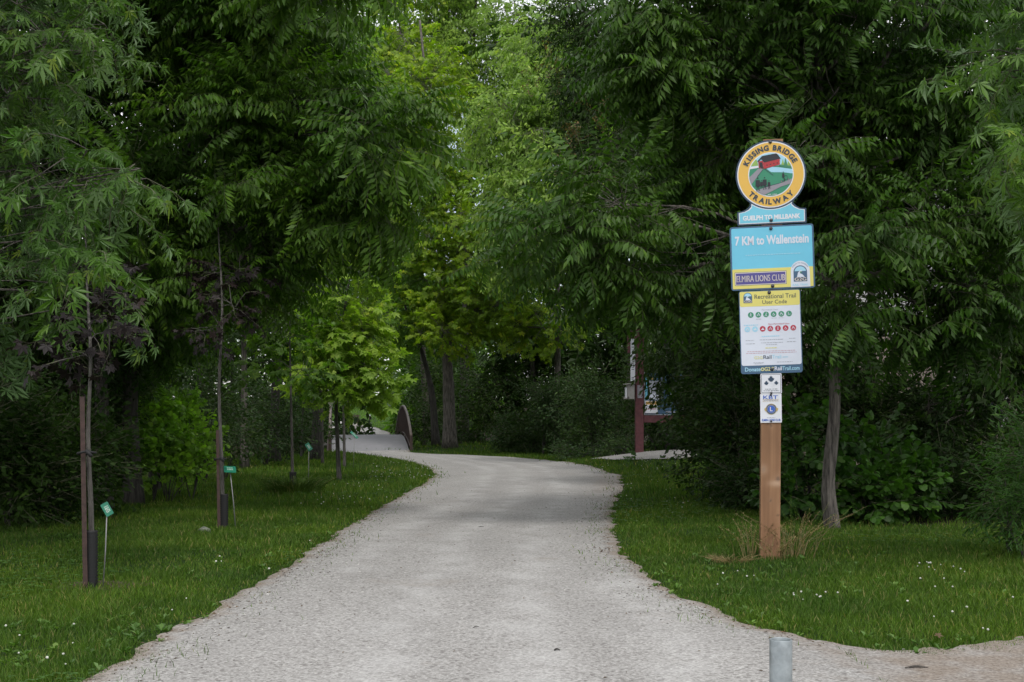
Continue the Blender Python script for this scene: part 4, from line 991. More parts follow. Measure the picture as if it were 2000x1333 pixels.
for nm,vv in (('knot',kn),('halo',ha)): at=o.data.attributes.new(nm,'FLOAT','POINT'); at.data.foreach_set('value',vv.astype(np.float32))
def L(px,py): return ((px-1503)/266.,(1090-py)/266.)
def part_at(py,extra=0): return (L(1503,py)[1]*lean*0,-h-.006-extra,0)
def signpart(name,cx,cz,roll):
    e=bpy.data.objects.new(name,None); return e
# round emblem sign + banner (one plate)
cx,cz=L(1504,345); R0=67/266
ban=[]  # outline: banner with concave shoulders joined to the disc
P=[]
a1=math.radians(-52); 
for a in np.linspace(a1,math.radians(180+52),64): P.append((R0*math.cos(a),R0*math.sin(a)))
def rel(px,py): x,z=L(px,py); return (x-cx,z-cz)
left=[rel(1462,404),rel(1457,409),rel(1449,413),rel(1438,415),rel(1438,441)]
right=[rel(1569,441),rel(1569,413),rel(1558,412),rel(1551,408),rel(1545,402)]
P=P+left+right
Yf=-h-.008
# orientation: tiny roll as photographed
e=plate(P,.004,'navyd',S,'round_sign',(cx,Yf,cz)); e.rotation_euler=(0,math.radians(-1.6),0)
f=Face(); s_=1/266
f.disc(0,0,64*s_,'white',1,64); f.disc(0,0,62*s_,'amber',2,64); f.disc(0,0,43.2*s_,'white',3,56)
r=41.3*s_
def clipdisc(poly):
    """clip polygon to the picture disc (Sutherland-Hodgman on a 40-gon)"""
    C_=[(r*math.cos(t),r*math.sin(t)) for t in np.linspace(0,2*np.pi,41)[:-1]]; out=list(poly)
    for i in range(40):
        a,b=C_[i],C_[(i+1)%40]; inn=out; out=[]
        def side(p): return (b[0]-a[0])*(p[1]-a[1])-(b[1]-a[1])*(p[0]-a[0])
        for j in range(len(inn)):
            p,q=inn[j],inn[(j+1)%len(inn)]; sp_,sq=side(p),side(q)
            if sp_>=0: out.append(p)
            if (sp_>=0)!=(sq>=0):
                t=sp_/(sp_-sq); out.append((p[0]+(q[0]-p[0])*t,p[1]+(q[1]-p[1])*t))
        if len(out)<3: return []
    return out
def g(x,y): return ((x-695)/6.664*s_,-(y-577)/6.664*s_)     # coordinates read off the enlarged photograph
def cp(pts,col,lay):
    q=clipdisc([g(*p) for p in pts])
    if len(q)>2: f.poly(q,col,lay)
f.disc(0,0,r,'teal',4,56)
cp([(380,250),(1000,250),(1000,470),(380,470)],'ltblue',5)
cp([(400,470),(560,455),(560,480),(400,500)],'white',6)
cp([(440,460),(440,400),(480,370),(520,380),(540,455)],'ltgreen',6)
for tx,ty in ((850,385),(885,360),(925,390),(955,420)): cp([(tx-24,470),(tx,ty),(tx+24,480)],'ltgreen' if tx!=885 else 'pgreen',6)
cp([(790,470),(1000,520),(1000,500),(960,480),(820,455)],'pgreen',7)
cp([(640,500),(720,480),(800,490),(1000,528),(1000,585),(870,560),(700,548)],'ltblue',7)
cp([(600,503),(640,503),(700,548),(870,560),(1000,585),(1000,720),(430,720),(520,600)],'teal',6)
cp([(540,492),(600,500),(440,700),(380,720),(380,640)],'pgrey',8)
cp([(460,790),(600,745),(800,700),(1000,630),(1000,690),(820,740),(580,850),(500,850)],'pgrey',8)
for ln in ([(600,503),(520,600),(430,700)],[(540,492),(400,620)],[(600,740),(800,695),(1000,628)],[(560,850),(820,740),(1000,690)],[(620,503),(725,590)]):
    f.line([g(*p) for p in ln if math.hypot(*g(*p))<r*1.02],.0035,'ink',9)
cp([(540,400),(600,395),(605,500),(545,485)],'pred',9); cp([(600,415),(812,385),(812,455),(612,502)],'pred',10)
cp([(552,415),(590,415),(600,498),(556,480)],'pdark',10)
cp([(527,398),(590,335),(615,418),(600,402),(580,372),(540,408)],'pdark',11); cp([(585,335),(775,308),(825,380),(617,420)],'pdark',11)
for k in range(4): f.disc(*g(650+k*43,455-k*7),.0042,'pdark',12,10)
def fig(x,y,hh):
    k=hh/170.; f.disc(*g(x,y-160*k),.0032*k*1.6,'pdark',12,10)
    f.poly([g(x-26*k,y-135*k),g(x+24*k,y-135*k),g(x+26*k,y-60*k),g(x+12*k,y-55*k),g(x-12*k,y-55*k),g(x-28*k,y-62*k)],'pdark',12)
    f.line([g(x-8*k,y-60*k),g(x-16*k,y)],.0052*k,'pdark',12); f.line([g(x+8*k,y-60*k),g(x+14*k,y-4)],.0052*k,'pdark',13)
fig(527,785,180); fig(573,755,110); fig(614,770,165); fig(668,765,112)
f.disc(*g(851,556),.0035,'pdark',12,10); f.poly([g(838,570),g(862,572),g(866,625),g(836,625)],'pdark',12); f.line([g(855,590),g(905,612)],.003,'pdark',13); f.line([g(850,625),g(872,655),g(855,680)],.005,'pdark',13)
for wx,wy in ((826,675),(912,650)):
    f.disc(*g(wx,wy),.0062,'pdark',12,14); f.disc(*g(wx,wy),.0048,'pgrey',13,14)
f.line([g(826,675),g(870,650),g(912,650),g(898,620)],.002,'pdark',14)
f.text('EST. 1998',*g(705,836),.062,.0075,'white',10,.02)
f.arc('KISSING BRIDGE',0,0,52.5*s_,.040,math.radians(91),True,'ink',6,.0065,.045)
f.arc('TRAILWAY',0,0,52.2*s_,.040,math.radians(-91),False,'ink',6,.0075,.045)
# banner
Pn=[rel(1441,438.5),rel(1441,417),rel(1452,415),rel(1460,411),rel(1465,406)]
arcp=[(R0*math.cos(a),R0*math.sin(a)) for a in np.linspace(math.radians(180+55),math.radians(360-55),18)]
Pn=Pn+arcp+[rel(1542,404),rel(1547,409),rel(1556,414),rel(1566,415.5),rel(1566,438.5)]
f.poly(Pn,'white',1)
cxn=sum(p[0] for p in Pn)/len(Pn); czn=rel(1504,424)[1]
f.poly([(p[0]*.975+.0,czn+(p[1]-czn)*.90) for p in Pn],'sky',2)
f.disc(0,0,R0-.001,'navyd',3,64) if False else None
f.text('GUELPH TO MILLBANK',*rel(1503,427.5),.41,.036,'white',4,.045)
f.obj('artwork',e,(0,-.0005,0))
for z in (-60,): pass
bolt(e,*rel(1504.5,282)); bolt(e,*rel(1502,433.5))
# distance panel
def panel(name,px0,py0,px1,py1,border,col,roll,extra=0,r_=.018,label=None):
    x0,z1=L(px0,py0); x1,z0=L(px1,py1); cx,cz=(x0+x1)/2,(z0+z1)/2; w,hh=(x1-x0)/2,(z1-z0)/2
    e=plate(rr(-w,-hh,w,hh,r_),.004,border,S,name,(cx,Yf-extra,cz)); e.rotation_euler=(0,math.radians(-roll),0)
    return e,w,hh
e,w,hh=panel('distance_panel',1427,443.5,1586,567,'navy','cyan',1.7)
f=Face(); b=.0115
f.rect(-w+b,-hh+b,w-b,hh-b,'cyan',1,.012); zy=-hh+.155
f.rect(-w+b,-hh+b,w-b,zy,'lemon',2,.004); f.rect(-w+b,zy,w-b,zy+.004,'sky',2)
f.text('7 KM to Wallenstein',.0,.128,.525,.068,'panel',3,.032)
f.blurline(-.19,.20,.022,.006,'ltblue',3,4)
x0,x1,z0,z1=-.272,.098,-.197,-.100
f.rect(x0,z0,x1,z1,'ink',3); f.rect(x0+.003,z0+.003,x1-.003,z1-.003,'cream',4); f.rect(x0+.008,z0+.008,x1-.008,z1-.008,'violet',5)
def serif(t,cx,cz,w_,h_,col,lay):
    f.text(t,cx,cz,w_,h_,col,lay,.0)
    f.text(t,cx+.0012,cz,w_,h_,col,lay,.0)
serif('ELMIRA LIONS CLUB',(x0+x1)/2,(z0+z1)/2,.345,.046,'cream',6)
def g2g(f,cx,cz,k,lay,words=True,border='panel'):
    if words:
        P=[(cx+.060*k*math.cos(t),cz+.02*k+.064*k*math.sin(t)) for t in np.linspace(0,math.pi,20)]+[(cx-.062*k,cz-.085*k),(cx+.062*k,cz-.085*k)]
        f.poly(P,border,lay)
        f.arc('GUELPH TO GODERICH',cx,cz+.016*k,.055*k,.0075*k,math.pi/2,True,'navy',lay+1,.0012*k,.0)
        f.text('RAIL TRAIL',cx,cz-.071*k,.10*k,.014*k,'ltblue',lay+1,.02)
    P=[(cx+.043*k*math.cos(t),cz+.012*k+.042*k*math.sin(t)) for t in np.linspace(0,math.pi,20)]+[(cx-.043*k,cz-.05*k),(cx+.043*k,cz-.05*k)]
    f.poly(P,'navy',lay+1)
    P=[(cx+.037*k*math.cos(t),cz+.012*k+.036*k*math.sin(t)) for t in np.linspace(.15,math.pi-.15,16)]; f.poly(P,'ltblue',lay+2)
    f.poly([(cx-.022*k,cz-.022*k),(cx+.028*k,cz-.022*k),(cx+.012*k,cz-.004*k),(cx-.004*k,cz+.004*k),(cx+.014*k,cz+.018*k),(cx+.0*k,cz+.022*k),(cx-.014*k,cz+.008*k)],'panel',lay+3)
    f.disc(cx+.004*k,cz+.010*k,.006*k,'pgreen',lay+4,12)
    f.text('G2G',cx,cz-.035*k,.078*k,.024*k,'navyd',lay+4,.08); f.text('G2G',cx,cz-.035*k,.074*k,.021*k,'cream',lay+5,.01)
g2g(f,.196,-.128,1.12,4)
f.obj('artwork',e,(0,-.0005,0)); bolt(e,-.003,hh-.022); bolt(e,-.003,-hh+.024)
# user code panel
e,w,hh=panel('user_code_panel',1445,568.5,1562,729.5,'navy','panel',1.7,.0)
f=Face(); b=.006
f.rect(-w+b,-hh+.060,w-b,hh-b,'panel',1,.014); f.rect(-w+b,hh-.115,w-b,hh-b,'lemon',2,.012)
g2g(f,-w+.064,hh-.052,.72,3,False)
f.text('Recreational Trail',.040,hh-.045,.295,.032,'ink',3,.006); f.text('User Code',.035,hh-.086,.175,.028,'ink',3,.006)
f.text('Permitted Uses',0,hh-.142,.115,.011,'greytxt',3,.0)
def icon(cx,cz,r,col,kind):
    f.disc(cx,cz,r,col,3,24)
    k=r/.021; A=lambda *q:[(cx+a*k*.001,cz+b_*k*.001) for a,b_ in q]
    if kind=='walk': f.disc(cx,cz+.011*k,.003*k,'panel',4,8); f.line(A((0,8),(-1,-1),(-6,-12)),.003*k,'panel',4); f.line(A((-1,-1),(5,-12)),.003*k,'panel',5); f.line(A((-7,1),(0,6),(7,1)),.0022*k,'panel',5)
    elif kind=='bike': f.disc(cx-.007*k,cz-.005*k,.0055*k,'panel',4,12); f.disc(cx-.007*k,cz-.005*k,.0035*k,col,5,12); f.disc(cx+.008*k,cz-.005*k,.0055*k,'panel',4,12); f.disc(cx+.008*k,cz-.005*k,.0035*k,col,5,12); f.line(A((-7,-5),(-2,4),(6,4),(8,-5)),.002*k,'panel',6); f.disc(cx+.002*k,cz+.011*k,.003*k,'panel',4,8); f.line(A((1,9),(-3,4)),.003*k,'panel',6)
    elif kind=='ski': f.disc(cx+.002*k,cz+.011*k,.003*k,'panel',4,8); f.line(A((1,8),(-3,0),(3,-5),(0,-11)),.0032*k,'panel',4); f.line(A((-12,-8),(12,-13)),.0016*k,'panel',5); f.line(A((8,7),(-9,-10)),.0014*k,'panel',6)
    elif kind=='chair': f.disc(cx-.001*k,cz-.004*k,.008*k,'panel',4,14); f.disc(cx-.001*k,cz-.004*k,.0055*k,col,5,14); f.line(A((-2,10),(-2,0),(6,0),(9,-9)),.003*k,'panel',6)
    elif kind=='snow': f.line(A((-11,-6),(-2,4),(8,0),(12,-8)),.004*k,'panel',4); f.line(A((-12,-10),(12,-10)),.002*k,'panel',5); f.line(A((-6,8),(4,9)),.003*k,'panel',5)
    elif kind=='dog': f.disc(cx-.005*k,cz+.010*k,.003*k,'panel',4,8); f.line(A((-5,8),(-5,-3),(-7,-12)),.003*k,'panel',4); f.line(A((1,-6),(9,-6),(10,-1)),.003*k,'panel',5); f.line(A((-5,4),(2,-4)),.0014*k,'panel',6)
    elif kind=='atv': f.poly(A((-11,-8),(-8,0),(-3,1),(0,9),(4,8),(5,0),(11,-2),(12,-8)),'panel',4)
ks=['walk','bike','ski','chair','snow','dog']
z1=hh-.176
for k in range(6): icon(-.138+k*.0545,z1,.0205,'teal',ks[k])
f.blurline(-.10,-.06,z1-.032,.004,'greytxt',3,1); f.blurline(.01,.05,z1-.029,.003,'greytxt',3,2); f.blurline(.06,.10,z1-.029,.003,'greytxt',3,3)
f.blurline(-.19,-.085,hh-.250,.007,'ltblue',3,1); f.text('Non-Permitted Uses',.060,hh-.247,.15,.0105,'crimson',3,.0)
z1=hh-.280
for k in range(7): icon(-.165+k*.0545,z1,.0205,'ltblue' if k<2 else 'crimson',['snow','atv','atv','bike','walk','chair','snow'][k])
f.blurline(-.065,.065,hh-.335,.007,'ltblue',3,5)
for dx0,dx1,dz in ((-.18,-.12,.362),(-.08,.09,.360),(.13,.18,.356),(-.18,-.115,.386),(-.07,.085,.382),(.115,.18,.380),(-.035,.045,.396)): f.blurline(dx0,dx1,hh-dz,.0045,'greytxt',3,int(dz*900))
f.blurline(-.04,.04,hh-.420,.008,'yel',3,6); f.blurline(-.17,.17,hh-.443,.0045,'pinkt',3,7); f.blurline(-.18,.18,hh-.456,.0045,'pinkt',3,8)
f.text('G2G',-.092,hh-.489,.060,.022,'yel',3,.02); f.text('Rail',-.028,hh-.486,.058,.027,'ink',3,.01); f.text('Trail',.038,hh-.486,.064,.027,'ltblue',3,.01); f.text('.com',.098,hh-.490,.040,.012,'ltblue',3,.0)
f.blurline(-.13,-.055,hh-.525,.004,'greytxt',3,9); f.blurline(.04,.15,hh-.525,.004,'greytxt',3,10); f.blurline(-.12,-.06,hh-.533,.004,'greytxt',3,11)
f.text('Donate',-.135,-hh+.032,.112,.030,'ltblue',3,.02); f.disc(-.0655,-hh+.031,.013,'yel',3,16); f.disc(-.0655,-hh+.031,.007,'navy',4,12)
f.text('G2G',-.018,-hh+.032,.068,.028,'yel',3,.02); f.text('Rail',.047,-hh+.034,.052,.030,'panel',3,.02); f.text('Trail.com',.137,-hh+.033,.122,.030,'ltblue',3,.015)
f.obj('artwork',e,(0,-.0005,0)); bolt(e,-.002,hh-.018); bolt(e,.002,-hh+.030)
# maple leaf route marker
e,w,hh=panel('route_marker',1484.5,730,1524.5,769,'white','white',1.0,.0,.008)
f=Face(); f.rect(-w+.006,-hh+.006,w-.006,hh-.006,'ink',1,.004); f.rect(-w+.009,-hh+.009,w-.009,hh-.009,'white',2,.003)
def mleaf(cx,cz,k,lay):
    H=[(0,1),(.17,.66),(.36,.74),(.30,.36),(.46,.46),(.60,.26),(.78,.30),(.66,.02),(.72,-.1),(.30,-.42),(.34,-.56),(.02,-.50),(.02,-.8)]
    P=[(cx+x*k,cz+z*k) for x,z in H]+[(cx-x*k,cz+z*k) for x,z in H[::-1]]; f.poly(P,'navyd',lay)
mleaf(0,.030,.030,3); mleaf(-.034,.002,.0205,4); mleaf(.036,.002,.0205,4)
f.poly([(-.004,-.022),(.012,-.012),(.028,-.006),(.008,.000),(-.016,.004),(-.002,.009),(.016,.008),(.020,.004),(.034,-.008),(.012,-.016),(.022,-.024)],'white',5)
f.blurline(-.045,.045,-.040,.004,'ink',3,1); f.blurline(-.055,.055,-.052,.004,'ink',3,2)
f.obj('artwork',e,(0,-.0005,0)); bolt(e,0,-hh+.006,r=.0055)
# club panel
e,w,hh=panel('club_panel',1484,769.5,1524.5,825,'white','white',.8,.0,.003)
f=Face(); f.text('KBT',-.002,hh-.024,.105,.027,'blue',2,.01)
f.blurline(-.058,.055,hh-.040,.0025,'gold',2,1); f.blurline(-.058,.055,hh-.052,.0025,'gold',2,2); f.blurline(-.05,.05,hh-.046,.004,'greytxt',2,3)
c0=.002,-.006
f.disc(c0[0],c0[1],.040,'gold',2,26); f.disc(c0[0],c0[1],.037,'navy',3,26); f.disc(c0[0],c0[1],.029,'gold',4,26); f.disc(c0[0],c0[1],.027,'blue',5,26)
for sd in (-1,1): f.poly([(c0[0]+sd*.036,c0[1]+.014),(c0[0]+sd*.050,c0[1]+.002),(c0[0]+sd*.044,c0[1]-.012),(c0[0]+sd*.034,c0[1]-.018)],'gold',4)
f.text('L',c0[0],c0[1],.019,.030,'cream',6,.02); f.arc('LIONS',c0[0],c0[1],.033,.006,math.pi/2,True,'gold',5,.002,0)
f.blurline(-.03,.03,-hh+.037,.003,'greytxt',2,5); f.text('ELMIRA LIONS CLUB',0,-hh+.019,.132,.017,'blue',2,.03)
f.obj('artwork',e,(0,-.0005,0)); bolt(e,0,hh-.006,r=.0055); bolt(e,0,-hh+.010,r=.0055)

# ---- dried grass tufts round the post
def tuft(name,label,cx,cy,n,rad,hl,mat,seed,lean_=.5,heads=True,cat='grass tuft',group=None,wd=1.0):
    rg=np.random.default_rng(seed); mb=MB(); z0=float(ground(cx,cy))
    for _ in range(n):
        a=rg.uniform(0,6.28); rr_=rad*rg.random()**.7; b=np.array([math.cos(a)*rr_,math.sin(a)*rr_*.6,0.]); H=hl*rg.uniform(.5,1.1); ln=H*lean_*rg.uniform(.2,1.3); aa=a+rg.normal(0,.6)
        p=[b,b+[math.cos(aa)*ln*.3,math.sin(aa)*ln*.3,H*.55],b+[math.cos(aa)*ln,math.sin(aa)*ln,H*.92]]; cv=curve(p,7)
        mb.tube(cv,np.linspace(.0022,.0009,len(cv))*wd,3,0,False)
        if heads:
            for k in range(22):
                t=rg.uniform(.55,1); q=np.array([np.interp(t,np.linspace(0,1,len(cv)),cv[:,i]) for i in range(3)])
                place(mb,kite(rg.uniform(.010,.024),.005,.1),q,rot(rg.uniform(0,6.28),rg.uniform(-.3,1.1)))
    V=np.concatenate(mb.V); o=mesh_obj(name,V,np.concatenate(mb.T),[M[mat]],None); o.location=(cx,cy,z0); tag(o,label,cat,group)
    return o
tuft('grass_tuft','dry seeding grass leaning out to the right of the sign post foot',bx+.16,D0-.02,46,.16,.36,'straw',1,1.0)
tuft('grass_tuft','dry seeding grass standing left of the sign post foot',bx-.14,D0-.03,26,.12,.30,'straw',2,.7)
tuft('grass_tuft','fine dry grass right in front of the sign post foot',bx+.03,D0-.15,26,.10,.20,'straw',3,.6)
tuft('straw_clump','matted heap of cut straw left of the sign post',bx-.33,D0-.25,120,.13,.055,'straw',4,2.5,False)
tuft('grass_tuft','tall green weeds behind the sign post foot',bx+.30,D0+.25,30,.22,.42,'blade',6,.7)
M['weedblade']=M['blade']
p=hit(572,965); tuft('grass_tuft','unmown grass clump round the guard of the third sapling',p[0],p[1]+.05,520,.40,.24,'blade',7,1.0,False,wd=1.8)

# ---- bollard: galvanised pipe in the foreground
d=4.25; x0=(1525-1000)/F*d; gz=float(ground(x0,d)); zt=EYE-(1249-HZ)/F*d; r=22/F*d
B=thing('bollard','short open galvanised steel pipe post at the bottom edge of the trail','bollard',(x0,d,gz-.05))
mb=MB(); n=48; Hh=zt-gz+.05
prof=[(r,0),(r,Hh-.002),(r-.001,Hh),(r-.0045,Hh),(r-.0055,Hh-.002),(r-.0055,Hh-.25)]
V=[[a*math.cos(t),a*math.sin(t),z] for a,z in prof for t in np.linspace(0,2*np.pi,n,endpoint=False)]
Q=np.array([[k*n+i,k*n+(i+1)%n,(k+1)*n+(i+1)%n,(k+1)*n+i] for k in range(len(prof)-1) for i in range(n)]); mb.quads(V,Q)
def galvmat():
    m,nn,out=newmat('spangled_galvanised_steel'); t=N(nn,'ShaderNodeTexCoord'); v=N(nn,'ShaderNodeTexVoronoi',i_Scale=26.0); q=N(nn,'ShaderNodeTexNoise',i_Scale=9.0,i_Detail=6.0,i_Roughness=.65)
    nn.links.new(t.outputs['Object'],v.inputs['Vector']); nn.links.new(t.outputs['Object'],q.inputs['Vector'])
    sp_=N(nn,'ShaderNodeSeparateColor'); nn.links.new(v.outputs['Color'],sp_.inputs[0])
    r1=ramp(nn,[(0,(.25,.28,.295)),(1,(.29,.32,.335))]); nn.links.new(sp_.outputs[0],r1.inputs['Fac']); r2=ramp(nn,[(.35,(.62,.62,.62)),(.55,(1,1,1)),(.7,(1.25,1.25,1.25))]); nn.links.new(q.outputs['Fac'],r2.inputs['Fac'])
    c=mix(nn,r1.outputs['Color'],r2.outputs['Color'],1,'MULTIPLY'); b=N(nn,'ShaderNodeBsdfPrincipled'); b.inputs['Metallic'].default_value=.55; nn.links.new(c,b.inputs['Base Color'])
    r3=ramp(nn,[(.3,.35),(.7,.6)]); nn.links.new(q.outputs['Fac'],r3.inputs['Fac']); nn.links.new(r3.outputs['Color'],b.inputs['Roughness']); nn.links.new(b.outputs[0],out.inputs[0]); return m
M['galv']=galvmat()
mb.obj('pipe',[M['galv']],B,True)
mb=MB(); mb.tube([[0,0,Hh-.16],[0,0,Hh-.15]],r-.007,24,0); mb.obj('fill',[M['galv_in']],B)

# ---- young tree gear: stakes, guards, ties, plaques
def stake(label,px,py,top,d,w=.014):
    b=W(px,py,d); b[2]=ground(b[0],b[1])-.05; t=W(px-4,top,d); Hs=t[2]-b[2]
    root=thing('tree_stake',label,'tree stake',b); mb=MB(); rg=np.random.default_rng(int(px))
    mb.box((0,0,Hs/2),(w,.003,Hs/2),0); mb.box((0,.013,Hs/2),(.003,.010,Hs/2),0); o=mb.obj('steel_post',[M['stake']],root)
    root.rotation_euler=(0,math.radians(-.9),0.3)
    mb=MB(); zt_=Hs*.72
    mb.tube(curve([[-.03,-.02,zt_],[.02,-.035,zt_+.01],[.07,-.01,zt_],[.06,.035,zt_],[-.02,.03,zt_-.01],[-.03,-.02,zt_]],18),.008,6,0); mb.tube([[.02,-.035,zt_+.02],[.05,-.05,zt_-.02]],.012,6,0)
    mb.obj('tie',[M['guard']],root,True); return root
stake('rusty brown steel stake tied to the nearest purple sapling',167,1147,775,7.40)
stake('dark steel stake tied to the second purple sapling',428,1036,840,11.2,.014)
def guard(label,px,py,top,d,r,dark=True):
    b=W(px,py,d); b[2]=ground(b[0],b[1])-.01; Hs=EYE-(top-HZ)/F*d-b[2]
    rings=int(Hs/.020); zs=np.linspace(0,Hs,rings*2+1); rad=np.array([r*(1.0 if i%2 else 0.80) for i in range(len(zs))])
    mb=MB(); n=20; V=[[a*math.cos(t),a*math.sin(t),z] for a,z in zip(rad,zs) for t in np.linspace(.25,2*np.pi-.25,n)]
    Q=[[k*n+i,k*n+i+1,(k+1)*n+i+1,(k+1)*n+i] for k in range(len(zs)-1) for i in range(n-1)]; mb.quads(V,Q)
    V2=[[a*.93*math.cos(t),a*.93*math.sin(t),z] for a,z in zip(rad,zs) for t in np.linspace(.25,2*np.pi-.25,n)]; mb.quads(V2,[q[::-1] for q in Q])
    o=mb.obj('trunk_guard',[M['guard']],None,True); o.location=b; o.rotation_euler=(0,0,.5); tag(o,label,'trunk guard'); return o
guard('tall ribbed black plastic guard round the nearest sapling',179,1143,1036,7.45,.040)
guard('black plastic guard round the second sapling',438,1037,965,11.3,.040)
guard('short black guard round the third sapling',572,962,922,18.6,.058)
def plaque(label,bxp,byp,d,txp,typ,w_,h_,tilt,yaw,roll=0.0):
    b=W(bxp,byp,d); b[2]=ground(b[0],b[1])-.05; t=W(txp,typ,d)-b
    root=thing('tree_plaque',label,'plaque',b,group='green name plaques beside the young trees')
    mb=MB(); mb.tube([[0,0,0],t*.5+[.004,0,0],t],.0042 if d<9 else .0055,6,0); mb.obj('rod',[M['rod']],root,True)
    f=Face(); P=rr(-w_,-h_,w_,h_,.006)
    e=plate(P,.004,'plaque',root,'plate',t); e.rotation_euler=(math.radians(tilt),math.radians(roll),math.radians(yaw))
    mb=MB(); r0=random.Random(int(bxp))
    for z in (h_*.45,h_*.05,-h_*.05-.006):
        x=-w_*.5
        while x<w_*.5:
            ww=min(r0.uniform(.006,.02),w_*.5-x); V=[[x,-.001,z-.004],[x+ww,-.001,z-.004],[x+ww,-.001,z+.004],[x,-.001,z+.004]]; mb.quads(V,[[0,1,2,3]]); x+=ww+.004
    mb.obj('lettering',[M['plaqueink']],e)
plaque('small green plaque on a thin rod beside the nearest sapling',200,1146,7.45,209,995,.043,.024,-20,-12,58)
plaque('small green plaque on a thin rod beside the second sapling',461,1036,11.3,449,917,.056,.048,-55,20,4)
plaque('small green plaque on a dark rod between the third sapling and the bright maple',602,964,18.0,603,873,.060,.034,-25,-12,55)
plaque('small green plaque on a pale leaning rod near the footbridge',690,918,27,692,850,.11,.035,-55,-10,42)
# mulch ring round the nearest sapling
p=hit(180,1146); an=np.linspace(0,2*np.pi,41)[:-1]; V=[[p[0],p[1],0]]
for rr_ in (.14,.26):
    for t in an: V.append([p[0]+.02+rr_*1.25*math.cos(t)*(1+.2*math.sin(3*t+1)+.08*math.sin(9*t)),p[1]+rr_*.9*math.sin(t)*(1+.15*math.sin(5*t)),0])
V=np.array(V); V[:,2]=ground(V[:,0],V[:,1])+.012; V[0,2]+=.02; V[41:,2]-=.010
T=[[0,1+i,1+(i+1)%40] for i in range(40)]+sum([[[1+i,41+i,41+(i+1)%40],[1+i,41+(i+1)%40,1+(i+1)%40]] for i in range(40)],[])
tag(mesh_obj('mulch_ring',V,T,M['mulch'],smooth=True),kind='structure')
# sticks and a dead leaf on the trail
def stick(label,px,py,ln,a,r=.005,mat='barkd',name='stick'):
    p=hit(px,py); c_,s__=math.cos(a),math.sin(a); mb=MB()
    mb.tube(curve([[-ln/2*c_,-ln/2*s__,.024],[0,.004,.030],[ln/2*c_,ln/2*s__,.025]],6),[r*.7,r,r*1.1,r,r*.8,r*.5],6,0,True,.15)
    o=mb.obj(name,[M[mat]],None); o.location=p; tag(o,label,'stick')
stick('grey stick lying on the bare soil at the lower right',1790,1316,.10,.1,.005,'bark')
stick('short dark stick on the gravel at the bottom centre',1088,1281,.028,-.1,.004)
stick('tiny dark stick on the gravel at the lower left of centre',930,1238,.035,.5,.002)
stick('thin twig on the gravel in the middle distance',940,1035,.05,.2,.003)
p=hit(1831,1257); mb=MB(); place(mb,lobed(.035,NORWAY,1,.3),np.zeros(3),rot(.6,.5,.3)); o=mb.obj('dead_leaf',[M['litter']],None); o.location=p+np.array([0,0,.035]); tag(o,'curled tan dead leaf on the grass edge at the lower right','leaf')
p=hit(398,1043); mb=MB(); mb.add(iv*[.07,.05,.045]*(1+rng.uniform(-.15,.15,(len(iv),1))),it); M['leaf_clump']=plain('grey_clump',(.13,.14,.11),.9,var=.4,scale=30); o=mb.obj('leaf_clump',[M['leaf_clump']],None); o.location=p+np.array([0,0,.02]); tag(o,'dull grey clump of leaves, built as a plain lump, in the grass left of the second sapling','leaf_clump')  # plain lump standing in for a pale-grey clump of leaves

# ================================================================== FOOTBRIDGE
Ya,Yb=45.0,56.3
def bc(t): return np.array([-5.28-1.66*t,Ya+(Yb-Ya)*t])
ga=float(ground(-5.2,Ya)); zN=EYE-(884-HZ)/F*Ya; zC=EYE-(849.5-HZ)/F*50.6; zF=float(ground(-6.9,Yb))+.02
def deckz(t): return zN+(zF-zN)*t+4*(zC-(zN+zF)/2)*t*(1-t)
BR=thing('footbridge','small arched footbridge carrying the trail, dark curved railings and pale deck','bridge',(-5.3,Ya,ga))
bo=np.array([-5.3,Ya,ga]); Wd=1.45
mb=MB(); ts=np.linspace(-.02,1.02,40); V=[]
dirx=np.array([(Yb-Ya),1.66]); dirx/=np.linalg.norm(dirx)   # sideways unit
for t in ts:
    c=bc(t); z=deckz(t)
    for sd,dz in ((-1,0),(1,0),(1,-.16),(-1,-.16)): V.append([c[0]+sd*Wd*dirx[0],c[1]+sd*Wd*dirx[1],z+dz])
V=np.array(V)-bo; Q=[]
for k in range(len(ts)-1):
    for i in range(4): Q.append([k*4+i,k*4+(i+1)%4,k*4+4+(i+1)%4,k*4+4+i])
Q+= [[0,3,2,1],[len(V)-4,len(V)-3,len(V)-2,len(V)-1]]
mb.quads(V,Q); mb.obj('deck',[M['concrete']],BR)
